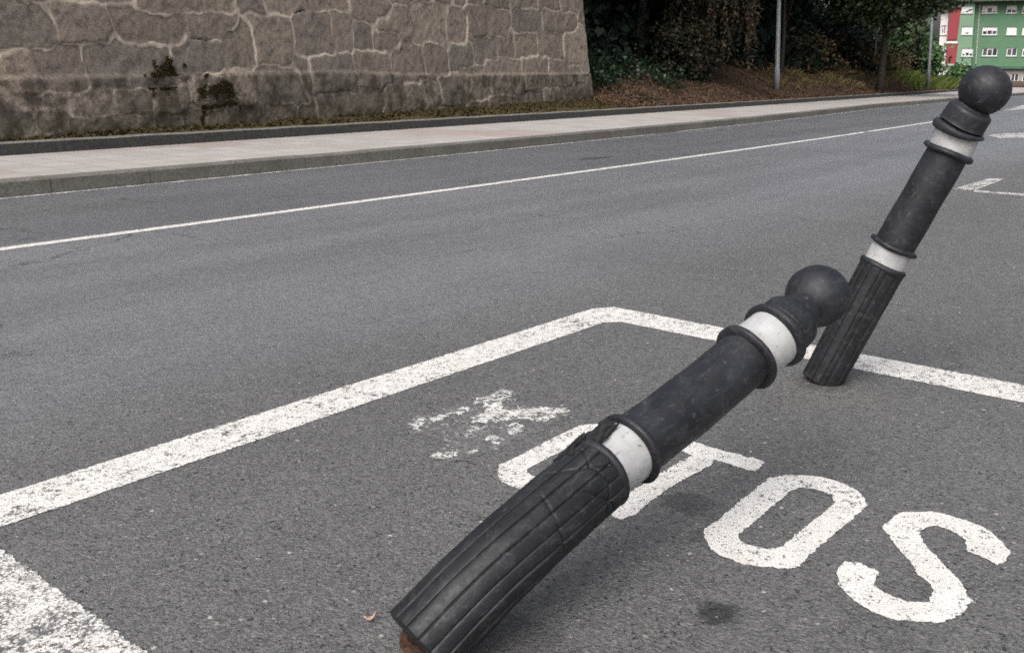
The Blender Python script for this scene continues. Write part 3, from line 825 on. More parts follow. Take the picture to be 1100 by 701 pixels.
# ------------------------------------------------------------------ stone wall
def wall():
    root = empty('stone_wall', (4.77, 11.515, .3), 'tall rough granite retaining wall with pale raised mortar joints beside the pavement', 'wall')
    BAT = .10
    P0 = np.array([4.77, 11.515, .30]); P1 = np.array([20.83, 14.51, .42])
    du = _n((P1-P0)*np.array([1, 1, 0])); back = np.array([-du[1], du[0], 0])      # into the hill
    Lw = np.linalg.norm((P1-P0)[:2])
    nrm = _n(np.array([-back[0], -back[1], BAT]))
    def uv(px, py):
        p = on_plane(px, py, P0, nrm); d = p - P0
        return np.array([d @ du, d[2]])
    z1 = [(60,30,105,38),(265,20,80,42),(500,25,110,38),(720,22,80,32),(50,150,55,78),(190,150,80,75),(430,140,150,72),(655,125,80,58),(740,230,108,55),(800,85,55,72),(905,75,62,75),
          (940,212,85,58),(35,320,52,52),(110,255,100,22),(300,275,85,42),(440,270,62,35),(150,315,48,42),(240,355,50,38),(140,388,48,32),(42,420,52,46),(225,420,90,38),(410,365,100,55),
          (548,255,52,45),(565,365,40,50),(640,355,42,58),(735,345,62,60),(845,350,32,48),(930,340,45,50)]
    z2 = [(50,55,62,68),(145,50,34,60),(215,70,35,45),(320,25,60,28),(290,80,48,38),(445,48,60,55),(530,50,32,45),(600,38,30,52),(670,40,42,55),(770,28,45,38),(885,32,58,32),
          (105,190,75,65),(10,190,20,62),(245,165,60,62),(370,165,55,65),(460,145,35,62),(545,130,40,38),(630,118,38,50),(700,100,36,42),(765,110,40,45),(850,110,42,45),(932,130,36,70),
          (510,255,40,52),(600,235,52,52),(695,210,62,62),(800,200,45,58),(900,200,62,45),(170,310,112,55),(350,275,62,50),(440,270,36,52),(320,350,62,38),(520,340,62,32),(610,335,30,35),(690,320,52,40),(780,312,50,45),
          (885,300,62,45),(960,285,32,42),(30,340,26,52),(410,350,40,30)]
    pix = [(x/3.143, y/3.143, w/3.143, h/3.143) for x, y, w, h in z1] + [(x/3.143+320, y/3.143, w/3.143, h/3.143) for x, y, w, h in z2]
    S = []
    for x, y, w, h in pix:
        c = uv(x, y); e = uv(x+w, y + 0); 
        hw = np.linalg.norm((uv(x+w, y) - uv(x-w, y)))/2; hh = abs(uv(x, y-h)[1] - uv(x, y+h)[1])/2
        S.append((c[0], c[1], hw, hh))
    zmax = max(s[1]+s[3] for s in S)
    rr = np.random.default_rng(11)
    # stones above the photographed part and to the left of it
    TOP = 4.3
    y = 1.75
    def top_at(u): return np.interp(u, [0, 4, 16.4], [1.75, 1.9, 2.6])
    row = 0
    while y < TOP + .4:
        u = -19.0 + rr.uniform(0, .5)
        while u < Lw + .6:
            w = rr.uniform(.26, .62); h = rr.uniform(.24, .36)
            yy = y + .09*math.sin(u*1.3+row)
            if yy > top_at(u) + .12: S.append((u + w, yy, w, .28))
            u += 2*w
        y += .52; row += 1
    y = .2
    while y < 1.75:
        u = -19.0 + rr.uniform(0, .5)
        while u < -.35:
            w = rr.uniform(.2, .5); S.append((u+w, y + .05*math.sin(u*2), w, .22)); u += 2*w
        y += .42
    S = np.array(S)
    us = np.concatenate([np.arange(-18.5, -.3, .06), np.arange(-.3, Lw, .022), [Lw]])
    hs = np.concatenate([np.arange(-.2, 2.9, .021), np.arange(2.9, TOP, .06), [TOP]])
    U, Hh = np.meshgrid(us, hs)                                   # rows = heights
    # local base height (wall foot rises to the right) handled by stones being in absolute height
    wu = U + .022*np.sin(U*3.1+Hh*4.3) + .016*np.sin(U*7.7-Hh*6.1) + .010*np.sin(U*19+Hh*17)
    wh = Hh + .022*np.sin(U*2.6+1) + .014*np.sin(U*9.3+Hh*5) + .008*np.sin(U*23-Hh*13)
    d1 = np.full(U.shape, 1e9); d2 = np.full(U.shape, 1e9); idx = np.zeros(U.shape, int)
    for k, (su, sh, hw, hh) in enumerate(S):
        j0, j1 = np.searchsorted(us, [su - hw - 1.3, su + hw + 1.3])
        if j1 <= j0: continue
        X = (wu[:, j0:j1]-su); Y = (wh[:, j0:j1]-sh)
        # rounded-rectangle distance in metres
        qx = np.abs(X)-hw*.92; qy = np.abs(Y)-hh*.92; rad = .12*min(hw, hh); qx += rad; qy += rad
        d = np.hypot(np.maximum(qx, 0), np.maximum(qy, 0)) + np.minimum(np.maximum(qx, qy), 0) - rad
        a, b = d1[:, j0:j1], d2[:, j0:j1]
        new = d < a
        b[...] = np.where(new, a, np.minimum(b, d)); a[...] = np.where(new, d, a)
        idx[:, j0:j1] = np.where(new, k, idx[:, j0:j1])
    gap = d2 - d1                                                 # 0 on the joint
    jw = .035 + .028*np.sin(U*2.3+Hh*1.9) + .016*np.sin(U*11+Hh*9)
    mort = np.clip(1 - (gap - jw*.6)/.03, 0, 1)
    # some joints are filled flush and dirty, others are raised pale ribbons
    lowf = np.sin(U*1.7+2)*np.cos(Hh*2.9+U*.6) + .6*np.sin(U*4.9+Hh*3.3)
    tint = rr.uniform(0, 1, len(S))[idx]
    inside = np.clip(gap/.25, 0, 1)
    rough = np.zeros(U.shape)
    for a_, f_ in ((.012, 6), (.009, 13), (.006, 29)):
        p_ = rr.uniform(0, 6.28, 4)
        rough += a_*np.sin(U*f_+p_[0]+1.3*np.sin(Hh*f_*.7+p_[1]))*np.sin(Hh*f_*1.1+p_[2]+1.1*np.sin(U*f_*.8+p_[3]))
    face = (rr.uniform(-.02, .03, len(S))[idx]) + .006*inside**.6 + rough*.55*np.clip(gap/.08, 0, 1)
    out = np.where(mort > 0, (1-mort)*face + mort*(.004 + .003*np.sin(U*40)), face)
    # open, eroded joints
    hole = np.clip(lowf - 1.05, 0, 1)*2*(gap < .03)
    out -= np.clip(hole, 0, 1)*mort*.03
    # bottom course stands slightly proud, as a rough plinth
    foot = np.interp(U, [0, Lw], [.30, .42])
    proud = np.clip(1 - (Hh - (np.interp(U, [-20, 0, 6, 9, 16.4], [.95, .95, 1.05, 1.0, 1.05])))/.05, 0, 1)*.04
    out = out + proud
    pos = P0[None, None, :]*np.array([1, 1, 0]) + U[..., None]*du
    # left of the photographed stretch the wall turns to follow the pavement
    dl = _n(np.array([18.77, 1.595, 0])); 
    left = U < 0
    pos = np.where(left[..., None], P0*np.array([1, 1, 0]) + U[..., None]*dl, pos)
    bk = np.where(left[..., None], np.array([-dl[1], dl[0], 0]), back)
    offs = (Hh - P0[2])*BAT - out
    pos = pos + bk*offs[..., None]
    pos[..., 2] = Hh
    # batter of the end corner
    endw = np.clip((U - (Lw - 1.2))/1.2, 0, 1)
    pos = pos - du*((endw*np.maximum(Hh-.4, 0)*.10)[..., None])
    n, m = U.shape; ii = np.arange(n*m).reshape(n, m)
    quads = np.stack([ii[:-1, :-1], ii[:-1, 1:], ii[1:, 1:], ii[1:, :-1]], -1).reshape(-1, 4)
    me = fastmesh('wall_face', pos.reshape(-1, 3), quads)
    for nm, arr in (('mortar', mort), ('tint', tint), ('hole', np.clip(hole, 0, 1)*mort), ('low', proud/.04)):
        a = me.attributes.new(nm, 'FLOAT', 'POINT'); a.data.foreach_set('value', arr.ravel().astype(np.float32))
    t = NT('granite_masonry'); P = t.pos(); mo = t.attr('mortar'); ti = t.attr('tint'); ho = t.attr('hole'); lw = t.attr('low')
    n1 = t.noise(P, 7, 6, .7); n2 = t.noise(P, 38, 5, .7); n3 = t.noise(P, 1.1, 4, .6); n4 = t.noise(P, 16, 4, .6)
    cr = t.n('ShaderNodeValToRGB'); t.l(ti, cr.inputs[0]); e = cr.color_ramp.elements
    e[0].position = 0; e[0].color = (.225, .193, .16, 1); e[1].position = 1; e[1].color = (.40, .335, .27, 1)
    for p_, c_ in ((.25, (.32, .262, .208)), (.5, (.22, .195, .166)), (.75, (.255, .208, .168))):
        q = e.new(p_); q.color = (*c_, 1)
    c = t.mix(t.ramp(n2, .38, .66, 0, .6), cr.outputs[0], (.075, .064, .054))
    c = t.mix(t.ramp(n1, .48, .66, 0, .7), c, (.085, .073, .063))
    c = t.mix(t.ramp(n4, .55, .72, 0, .55), c, (.30, .26, .215))
    mc = t.mix(t.ramp(n2, .4, .7), (.52, .45, .37), (.36, .30, .245))
    mc = t.mix(t.ramp(t.noise(P, 2.3, 4, .65), .45, .62, 0, .7), mc, (.21, .178, .145))
    c = t.mix(t.ramp(t.math('ADD', mo, t.math('MULTIPLY', t.math('SUBTRACT', n2, .5), 1.0)), .30, .80, 0, .9), c, mc)
    c = t.mix(t.math('MULTIPLY', lw, t.ramp(n3, .3, .7, .05, .35)), c, (.085, .077, .056))
    c = t.mix(t.ramp(ho, .2, .6, 0, .9), c, (.015, .013, .011))
    # damp green growth of its own shape near the foot
    z = t.sep(P)[2]
    stn = t.math('MULTIPLY', t.math('MULTIPLY', lw, t.ramp(t.noise(P, 3.2, 6, .7), .42, .60)), .75)
    c = t.mix(stn, c, (.045, .038, .026))
    stn2 = t.math('MULTIPLY', t.ramp(t.noise(t.vmath('MULTIPLY', P, (1, 1, .35)), 1.3, 5, .65), .56, .7), .45)
    c = t.mix(stn2, c, (.075, .068, .062))
    mossf = t.math('MULTIPLY', t.ramp(t.math('ADD', t.math('SUBTRACT', z, .35), t.math('MULTIPLY', n1, -.5)), -.25, .12, .55, 0), t.ramp(n4, .3, .6))
    c = t.mix(mossf, c, (.05, .047, .02))
    h = t.math('ADD', n1, t.math('MULTIPLY', n2, .6))
    mat = t.done(t.princ(c, .92, t.bump(h, .5, .015), .2))
    child('stone_face', me, mat, root, True)
    # end return, top and back
    mb = MB()
    zb, zt = -.1, TOP - .01
    eb = P1*np.array([1, 1, 0]) - du*.03; et = eb + back*(TOP-.3)*BAT - du*.39
    nseg = 24; vv = []
    for k in range(nseg+1):
        z = zb + (zt-zb)*k/nseg; f_ = max(0, (z-.4))
        base = P1*np.array([1, 1, 0]) + back*((z-.30)*BAT - .02) - du*(f_*.10+.015)
        for j in range(9):
            o_ = back*(j*.25) + du*(.02*math.sin(k*2.1+j*1.7) - .01)
            vv.append(base + o_ + np.array([0, 0, z]))
    ff = []
    for k in range(nseg):
        for j in range(8): a = k*9+j; ff.append((a, a+1, a+10, a+9))
    me2 = pydata('wall_end', vv, ff)
    a = me2.attributes.new('tint', 'FLOAT', 'POINT'); a.data.foreach_set('value', rr.uniform(.2, .8, len(vv)).astype(np.float32))
    child('wall_end', me2, mat, root, True)
    mb = MB()
    for (A, d_, L_) in ((P0*np.array([1, 1, 0]), du, Lw-.42), (P0*np.array([1, 1, 0]) - dl*18.5, dl, 18.5)):
        nb = np.array([-d_[1], d_[0], 0]); k = 0.0
        while k < L_ - .1:
            ln = min(1.1, L_-k); mb.box(A + d_*(k+.005) + nb*((TOP-.3)*BAT-.06) + np.array([0, 0, TOP-.004]), d_*(ln-.01), nb*.55, np.array([0, 0, .14])); k += 1.1
    child('coping', mb.mesh('coping'), mat, root)
    return P0, P1, du, back, nrm, Lw, uv, BAT
WP0, WP1, wdu, wback, wnrm, WLw, wuv, WBAT = wall()

# ------------------------------------------------------------------ foliage helpers
def leaf_cloud(name, C, size, up=.2, elong=1.7, r=None, hang=0.0):
    r = r or np.random.default_rng(len(C)+1)
    C = np.asarray(C, float); n = len(C)
    d = r.normal(size=(n, 3)); d[:, 2] = d[:, 2]*(1-hang) - hang*1.6; d /= np.linalg.norm(d, axis=1)[:, None]
    q = r.normal(size=(n, 3)); q[:, 2] += up
    e = np.cross(d, q); e /= (np.linalg.norm(e, axis=1)[:, None]+1e-9)
    s = (size*r.uniform(.6, 1.35, n))[:, None]
    nn = np.cross(d, e)
    L = d*s*elong*.5; W = e*s*.5; cup = nn*s*.12
    V = np.stack([C-L, C+W+cup, C+L, C-W+cup], 1).reshape(-1, 3)
    Q = np.arange(4*n).reshape(n, 4)
    return fastmesh(name, V, Q)
def blob(r, c, rad, n, shell=.55):
    d = r.normal(size=(n, 3)); d /= np.linalg.norm(d, axis=1)[:, None]
    k = (shell + (1-shell)*r.uniform(0, 1, n)**.6)[:, None]
    return np.asarray(c) + d*k*np.asarray(rad)
def clumps(r, c, rad, nclump, per, cr, shell=.5):
    cs = blob(r, c, rad, nclump, shell); out = []
    for k in cs: out.append(k + r.normal(size=(per, 3))*cr*r.uniform(.6, 1.3)*np.array([1, 1, .75]))
    return np.concatenate(out), cs
# ---- bank behind the verge kerb
def bank_z(x, off):
    fade = 1.0 if x < 55 else max(.12, 1 - (x-55)/34)
    n_ = noise.noise(Vector((x*.5, off*.6, 0)))*.22 + noise.noise(Vector((x*1.7, off*1.7, 4)))*.08
    prof = np.interp(off, [0, .25, .6, 1.6, 3.0, 5.5, 9, 14, 22], [0, .03, .12, .55, 1.05, 1.9, 3.9, 6.5, 9.0])
    g_ = min(1, max(0, (x - 19.9)/3.0)); g_ = g_*g_*(3-2*g_)
    g_ = max(g_, min(1, max(0, (off-1.75)/1.2)))
    low = min(.12, .07*off)
    return .27*(1 if x < 60 else .8) + fade*((prof + n_*min(1, off/1.2))*g_ + low*(1-g_)) - (0 if g_ > .02 else .03)
def bank():
    X = np.concatenate([np.arange(19.8, 50, .35), np.arange(50, 94, 1.0)]); O = np.array([.14, .25, .4, .6, .9, 1.3, 1.8, 2.4, 3.1, 4, 5, 6.2, 7.6, 9, 11, 14, 18, 22])
    v = []; f = []
    for x in X:
        for o_ in O:
            y = float(PB_in(x)) + o_
            v.append((x, y, bank_z(x, o_)))
    m = len(O)
    for i in range(len(X)-1):
        for k in range(m-1): a = i*m+k; f.append((a, a+m, a+m+1, a+1))
    me = pydata('bank', v, f)
    if sum(p.normal.z for p in me.polygons) < 0: me.flip_normals()
    o = link('bank', me, M['soil'], None, True); o['kind'] = 'structure'
bank()
# ground behind and above the wall
strip('hillside', lambda x: wall_y(x) + .75, lambda x: wall_y(x) + 16, np.arange(-14, 21, 1.0), 4.1, 9.0, M['soil'], 8)

def bank_pt(x, off): return np.array([x, float(PB_in(x)) + off, bank_z(x, off)])
r = np.random.default_rng(21)
# leaf litter on the bank
pts = []
for k in range(17000):
    x = 20 + (r.uniform(0, 1)**1.5)*45; off = .15 + r.uniform(0, 1)**1.3*5
    p = bank_pt(x, off); p[2] += .015 + abs(r.normal(0, .02)); pts.append(p)
o = link('leaf_litter', leaf_cloud('leaf_litter', pts, .045, 3.0, 1.6, r), M['litter']); props(o, 'brown fallen leaves and dead stalks covering the bank', 'leaf litter', kind='stuff')
# dry and green grass on the bank (upright blades)
def blades(name, pts, h, w, mat, label, cat, r):
    P = np.asarray(pts); n = len(P); a = r.uniform(0, 6.28, n); hh = h*r.uniform(.4, 1.4, n)
    lean = np.stack([r.normal(0, .35, n), r.normal(0, .35, n), np.ones(n)], 1); d = np.stack([np.cos(a), np.sin(a), np.zeros(n)], 1)
    ww = (w*r.uniform(.6, 1.3, n))[:, None]
    V = np.stack([P-d*ww, P+d*ww, P+lean*hh[:, None]*.6+d*ww*.8, P+lean*hh[:, None]+np.stack([lean[:, 0]*hh*.5, lean[:, 1]*hh*.5, -hh*.1], 1)], 1).reshape(-1, 3)
    o = link(name, fastmesh(name, V, np.arange(4*n).reshape(n, 4)), mat); props(o, label, cat, kind='stuff'); return o
pts = []
for k in range(3000):
    x = r.uniform(33, 60); off = .9 + r.uniform(0, 1)*3.2; pts.append(bank_pt(x, off))
blades('dry_grass', pts, .24, .012, M['drygrass'], 'dry straw coloured grass on the shaded bank', 'grass', r)
pts = []
for k in range(3500):
    x = r.uniform(55, 88); off = .3 + r.uniform(0, 1)*3.0; pts.append(bank_pt(x, off))
blades('green_grass', pts, .45, .02, M['greengrass'], 'yellow green grass where the bank runs out by the houses', 'grass', r)
# moss and weeds along the verge at the wall's foot
pts = []
for k in range(9000):
    x = r.uniform(2, 20.8); q = r.uniform(0, 1)**.7
    y0, y1 = float(PB_in(x)) + .16, wall_y(x)
    z = .262*(1-q) + (wall_z(x)+.01)*q
    if noise.noise(Vector((x*1.3, q*2, 0))) + r.uniform(-.4, .4) > -.12: pts.append((x, y0 + (y1-y0)*q, z + .012))
o = link('verge_moss', leaf_cloud('verge_moss', pts, .045, 1.0, 1.5, r), M['moss']); props(o, 'low brown green moss along the foot of the stone wall', 'moss', kind='stuff')
# moss cushions on the wall
def wall_pt(px, py, out=.06):
    p = on_plane(px, py, WP0, wnrm); return p + wnrm*out
for (px, py, rx, rz, lab) in ((178, 90, .36, .34, 'smaller brown moss patch on the stone wall'), (233, 112, .46, .36, 'larger brown moss patch low on the stone wall')):
    c = wall_pt(px, py, .015 if py < 100 else .05); P = []
    while len(P) < 11000:
        X_, Z_ = r.uniform(-1.2, 1.2, 2)
        w_ = noise.noise(Vector((X_*2.2 + px, Z_*2.2, 1))) + .7*noise.noise(Vector((X_*5 + px, Z_*5, 3)))
        d_ = math.hypot(X_, Z_) + .55*w_
        if d_ > .8 + r.normal(0, .06): continue
        P.append(c + wdu*X_*rx + np.array([0, 0, 1])*Z_*rz + wnrm*(abs(r.normal(0, .012)) + (.035 if py < 100 and Z_*rz < -.05 else 0)))
    o = link('moss_cushion', leaf_cloud('moss_cushion', P, .016, .3, 1.3, r), M['wallmoss']); props(o, lab, 'moss')

# ---- trees
def tree(name, x, off, H, rt, cz, crad, ncl, per, cr, lsize, leafmat, barkmat, label, group=None, lean=(0, 0), seed=1, limbs=6):
    r = np.random.default_rng(seed); b = bank_pt(x, off); b[2] -= .1
    root = empty(name, b, label, 'tree', group)
    c = b + np.array([lean[0]*cz, lean[1]*cz, cz])
    P, cs = clumps(r, c, crad, ncl, per, cr)
    P = P[P[:, 2] > b[2] + cz - crad[2]*1.15]
    mb = MB()
    top = c + np.array([0, 0, crad[2]*.45]); n = 9; pts = []; rad = []
    for k in range(n):
        u = k/(n-1); pts.append(b*(1-u) + top*u + np.array([.10*math.sin(u*5+seed), .1*math.cos(u*4+seed), 0])*u*2); rad.append(rt*(1.35 if k == 0 else 1)*(1-.78*u))
    mb.tube(pts, rad, 10, seedv=.06)
    for k in range(limbs):
        u = .35 + .5*k/limbs; s = b*(1-u) + top*u; e = cs[r.integers(len(cs))]
        mid = .5*(s+e) + np.array([0, 0, -.1*np.linalg.norm(e-s)*.5])
        mb.tube([s, mid, e], [rt*.42*(1-.4*u), rt*.26, rt*.06], 6)
    child('trunk', mb.mesh('trunk'), barkmat, root, True)
    child('crown', leaf_cloud('crown', P, lsize, .4, 1.7, r), leafmat, root)
    return root
tree('roadside_tree', 46.3, .55, 7, .17, 5.9, (4.3, 4.0, 2.5), 330, 95, .42, .15, M['leaf_tree'], M['bark'], 'leafy tree with one dark leaning trunk overhanging the pavement near the houses', lean=(.02, .0), seed=4, limbs=9)
GW = 'dark evergreen trees on the bank'
woods = [(22.5, 4.6, 5.6, 3.6), (25.0, 6.2, 6.4, 4.0), (26.6, 3.6, 5.9, 3.4), (29.5, 6.0, 6.6, 4.2), (32.2, 3.9, 5.8, 3.5), (34.5, 6.5, 6.6, 4.2), (36.8, 4.6, 5.8, 3.6), (40.5, 6.4, 6.4, 4.0), (46.0, 5.6, 6.0, 3.8)]
wl = ['dark evergreen tree behind the end of the stone wall', 'dark evergreen tree deeper in the shade behind the wall end', 'dark evergreen tree leaning over the ivy patch', 'tall dark evergreen between ivy patch and creeper bush', 'dark evergreen tree just beyond the creeper bush',
      'dark evergreen tree behind the grey lamp post', 'dark evergreen tree between lamp post and roadside tree', 'dark evergreen tree behind the roadside tree', 'last dark evergreen tree before the houses']
for k, (x, off, cz, rad) in enumerate(woods):
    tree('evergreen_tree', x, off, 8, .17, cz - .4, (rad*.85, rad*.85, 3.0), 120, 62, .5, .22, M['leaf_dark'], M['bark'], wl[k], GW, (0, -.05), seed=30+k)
tree('slender_tree', 53.0, 2.6, 5, .07, 4.4, (1.4, 1.3, 1.3), 40, 60, .3, .12, M['leaf_tree'], M['bark_pale'], 'slender pale trunked tree just right of the roadside tree', seed=71, limbs=4)
tree('slender_tree', 36.5, 2.2, 5, .09, 4.6, (1.5, 1.3, 1.3), 40, 60, .3, .12, M['leaf_dark'], M['bark'], 'slender dark tree between lamp post and roadside tree', seed=72, limbs=4)
# dense undergrowth under the trees: one mass nobody could count
pts = []
for k in range(30000):
    x = r.uniform(20.8, 60); off = 2.6 + r.uniform(0, 1)**.8*5.5 + .9*noise.noise(Vector((x*.45, 0, 0)))
    b = bank_pt(x, max(.5, off)); h = r.uniform(0, 1)*(2.2 + 1.6*noise.noise(Vector((x*.35, off*.3, 7))))*np.clip((off-2.2)/1.5, .25, 1)
    pts.append(b + np.array([0, 0, h]))
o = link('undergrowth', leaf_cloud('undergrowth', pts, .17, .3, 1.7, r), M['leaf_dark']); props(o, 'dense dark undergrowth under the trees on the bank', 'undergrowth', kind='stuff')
# ivy and ferns beside the wall end
P = []
for k in range(60):
    x = 21.0 + r.uniform(0, 1)**1.4*4.2; off = 1.9 + r.uniform(0, 1.6) - .15*(x-21); b = bank_pt(x, off); hgt = r.uniform(.02, .5)*(.7 if x > 22.3 else 1.4)
    P.append(b + np.array([0, 0, hgt*.5]) + r.normal(size=(60, 3))*np.array([.22, .22, .2]))
o = link('ivy_patch', leaf_cloud('ivy_patch', np.concatenate(P), .07, .6, 1.4, r), M['leaf_ivy']); props(o, 'green ivy patch on the bank beside the wall end', 'ivy')
# bush smothered in dead creeper
def creeper_bush():
    b = bank_pt(27.6, 1.9)
    root = empty('creeper_bush', b, 'big bush smothered in brown dead creeper left of the lamp post', 'bush')
    mb = MB()
    for k in range(7):
        e = b + np.array([r.normal(0, .8), r.normal(0, .5), 2.6]); mb.tube([b + np.array([r.normal(0, .15), r.normal(0, .15), -.1]), .5*(b+e) + r.normal(size=3)*.15, e], [.05, .04, .02], 6)
    child('stem', mb.mesh('stem'), M['bark'], root, True)
    P = np.concatenate([clumps(r, b + np.array(o_), rd_, n_, 60, .2, .7)[0] for o_, rd_, n_ in (((.1, .1, 1.5), (1.0, 1.0, 1.45), 90), ((.75, -.35, 2.75), (1.05, .9, .75), 60), ((-.95, .1, .85), (.7, .7, .8), 35), ((-.5, 0, 2.9), (.9, .8, .7), 45))])
    P = P[P[:, 2] > b[2] - .05]
    child('foliage', leaf_cloud('foliage', P, .085, .3, 1.6, r), M['leaf_bush'], root)
    Q = []
    for k in range(110):
        a = r.uniform(0, 6.28); rq = r.uniform(.6, 1.15); s = b + np.array([.35 + 1.45*rq*math.cos(a), -.15 + 1.2*rq*math.sin(a), r.uniform(1.7, 3.3)]) ; n = 26
        u = np.linspace(0, 1, n)[:, None]; L = r.uniform(.5, 1.8)
        Q.append(s + np.array([math.cos(a), math.sin(a), 0])*.25*u*r.uniform(.3, 1) + np.array([0, 0, -1])*u**1.2*L + r.normal(size=(n, 3))*.03)
    Q = np.concatenate(Q); Q = Q[Q[:, 2] > b[2]]
    child('dead_creeper', leaf_cloud('dead_creeper', Q, .055, .1, 2.4, r, hang=.6), M['dead'], root)
    T, _ = clumps(r, b + np.array([.1, -.2, 3.3]), (1.3, .9, .5), 50, 50, .2, .3)
    child('creeper_top', leaf_cloud('creeper_top', T, .075, .3, 1.8, r), M['dead'], root)
creeper_bush()
# second lower thicket of dry stalks by the roadside tree
P = []
for k in range(55):
    x = r.uniform(40, 62); off = r.uniform(1.9, 3.6); b = bank_pt(x, off)
    P.append(b + r.normal(size=(40, 3))*np.array([.3, .3, .3]) + np.array([0, 0, r.uniform(.05, 1.3)]))
o = link('dry_thicket', leaf_cloud('dry_thicket', np.concatenate(P), .10, .2, 2.6, r, hang=.2), M['thicket']); props(o, 'tangled brown thicket behind the roadside tree', 'thicket', kind='stuff')

# ---- lamp post and a far pole
def lamp_post(px, py, z, rad, H, label, arm):
    b = ground(px, py, z); b[2] -= .12
    root = empty('lamp_post', b, label, 'lamp post', 'lamp posts along the bank')
    mb = MB(); k = 12
    mb.tube([b, b + UP*.9, b + UP*.92, b + UP*H], [rad*1.12, rad*1.12, rad*.92, rad*.6], 16)
    child('pole', mb.mesh('pole'), M['galv'], root, True)
    mb = MB(); t_ = b + UP*(H-.02)
    mb.tube([t_, t_ + np.array([-.1, -.7, .35]), t_ + np.array([-.15, -1.6, .45])], [.05, .045, .04], 10)
    child('arm', mb.mesh('arm'), M['galv'], root, True)
    mb = MB(); h_ = t_ + np.array([-.15, -1.55, .45])
    mb.tube([h_, h_ + np.array([0, -.15, .02]), h_ + np.array([0, -.55, .03]), h_ + np.array([0, -.7, .02])], [.05, .11, .13, .04], 12)
    child('lamp_head', mb.mesh('lamp_head'), M['galv'], root, True)
lamp_post(834.5, 99, .48, .088, 7.5, 'grey galvanised lamp post standing on the bank between bush and dark trees', 1)
lamp_post(997, 91, .62, .085, 7.0, 'distant thin grey post beside the last trees', 1)

# ------------------------------------------------------------------ houses at the end of the road
def solid(name, c, c2, sc_=3):
    return simple(name, c, c2, sc_, .85, .05, .01)
M['green'] = solid('green_render', (.10, .20, .12), (.112, .218, .132), .6)
M['palegreen'] = solid('pale_green_render', (.17, .285, .19), (.185, .305, .205), .6)
M['red'] = solid('red_render', (.27, .05, .06), (.30, .06, .07), .7)
M['white'] = solid('white_render', (.66, .64, .64), (.74, .72, .71), .8)
M['frame'] = solid('white_window_frame', (.72, .72, .72), (.78, .78, .78))
M['shutter'] = solid('white_shutter', (.70, .69, .70), (.78, .77, .78))
M['eave'] = solid('dark_eave', (.05, .07, .055), (.08, .1, .08))
M['darkgreen'] = solid('dark_green_shopfront', (.05, .12, .08), (.07, .16, .11))
M['trimgrey'] = solid('grey_trim', (.35, .36, .34), (.42, .43, .41))
t = NT('window_glass'); P = t.pos()
M['glass'] = t.done(t.princ(t.mix(t.ramp(t.noise(P, .8, 2), .4, .6), (.03, .035, .045), (.10, .10, .12)), .08, None, .6))

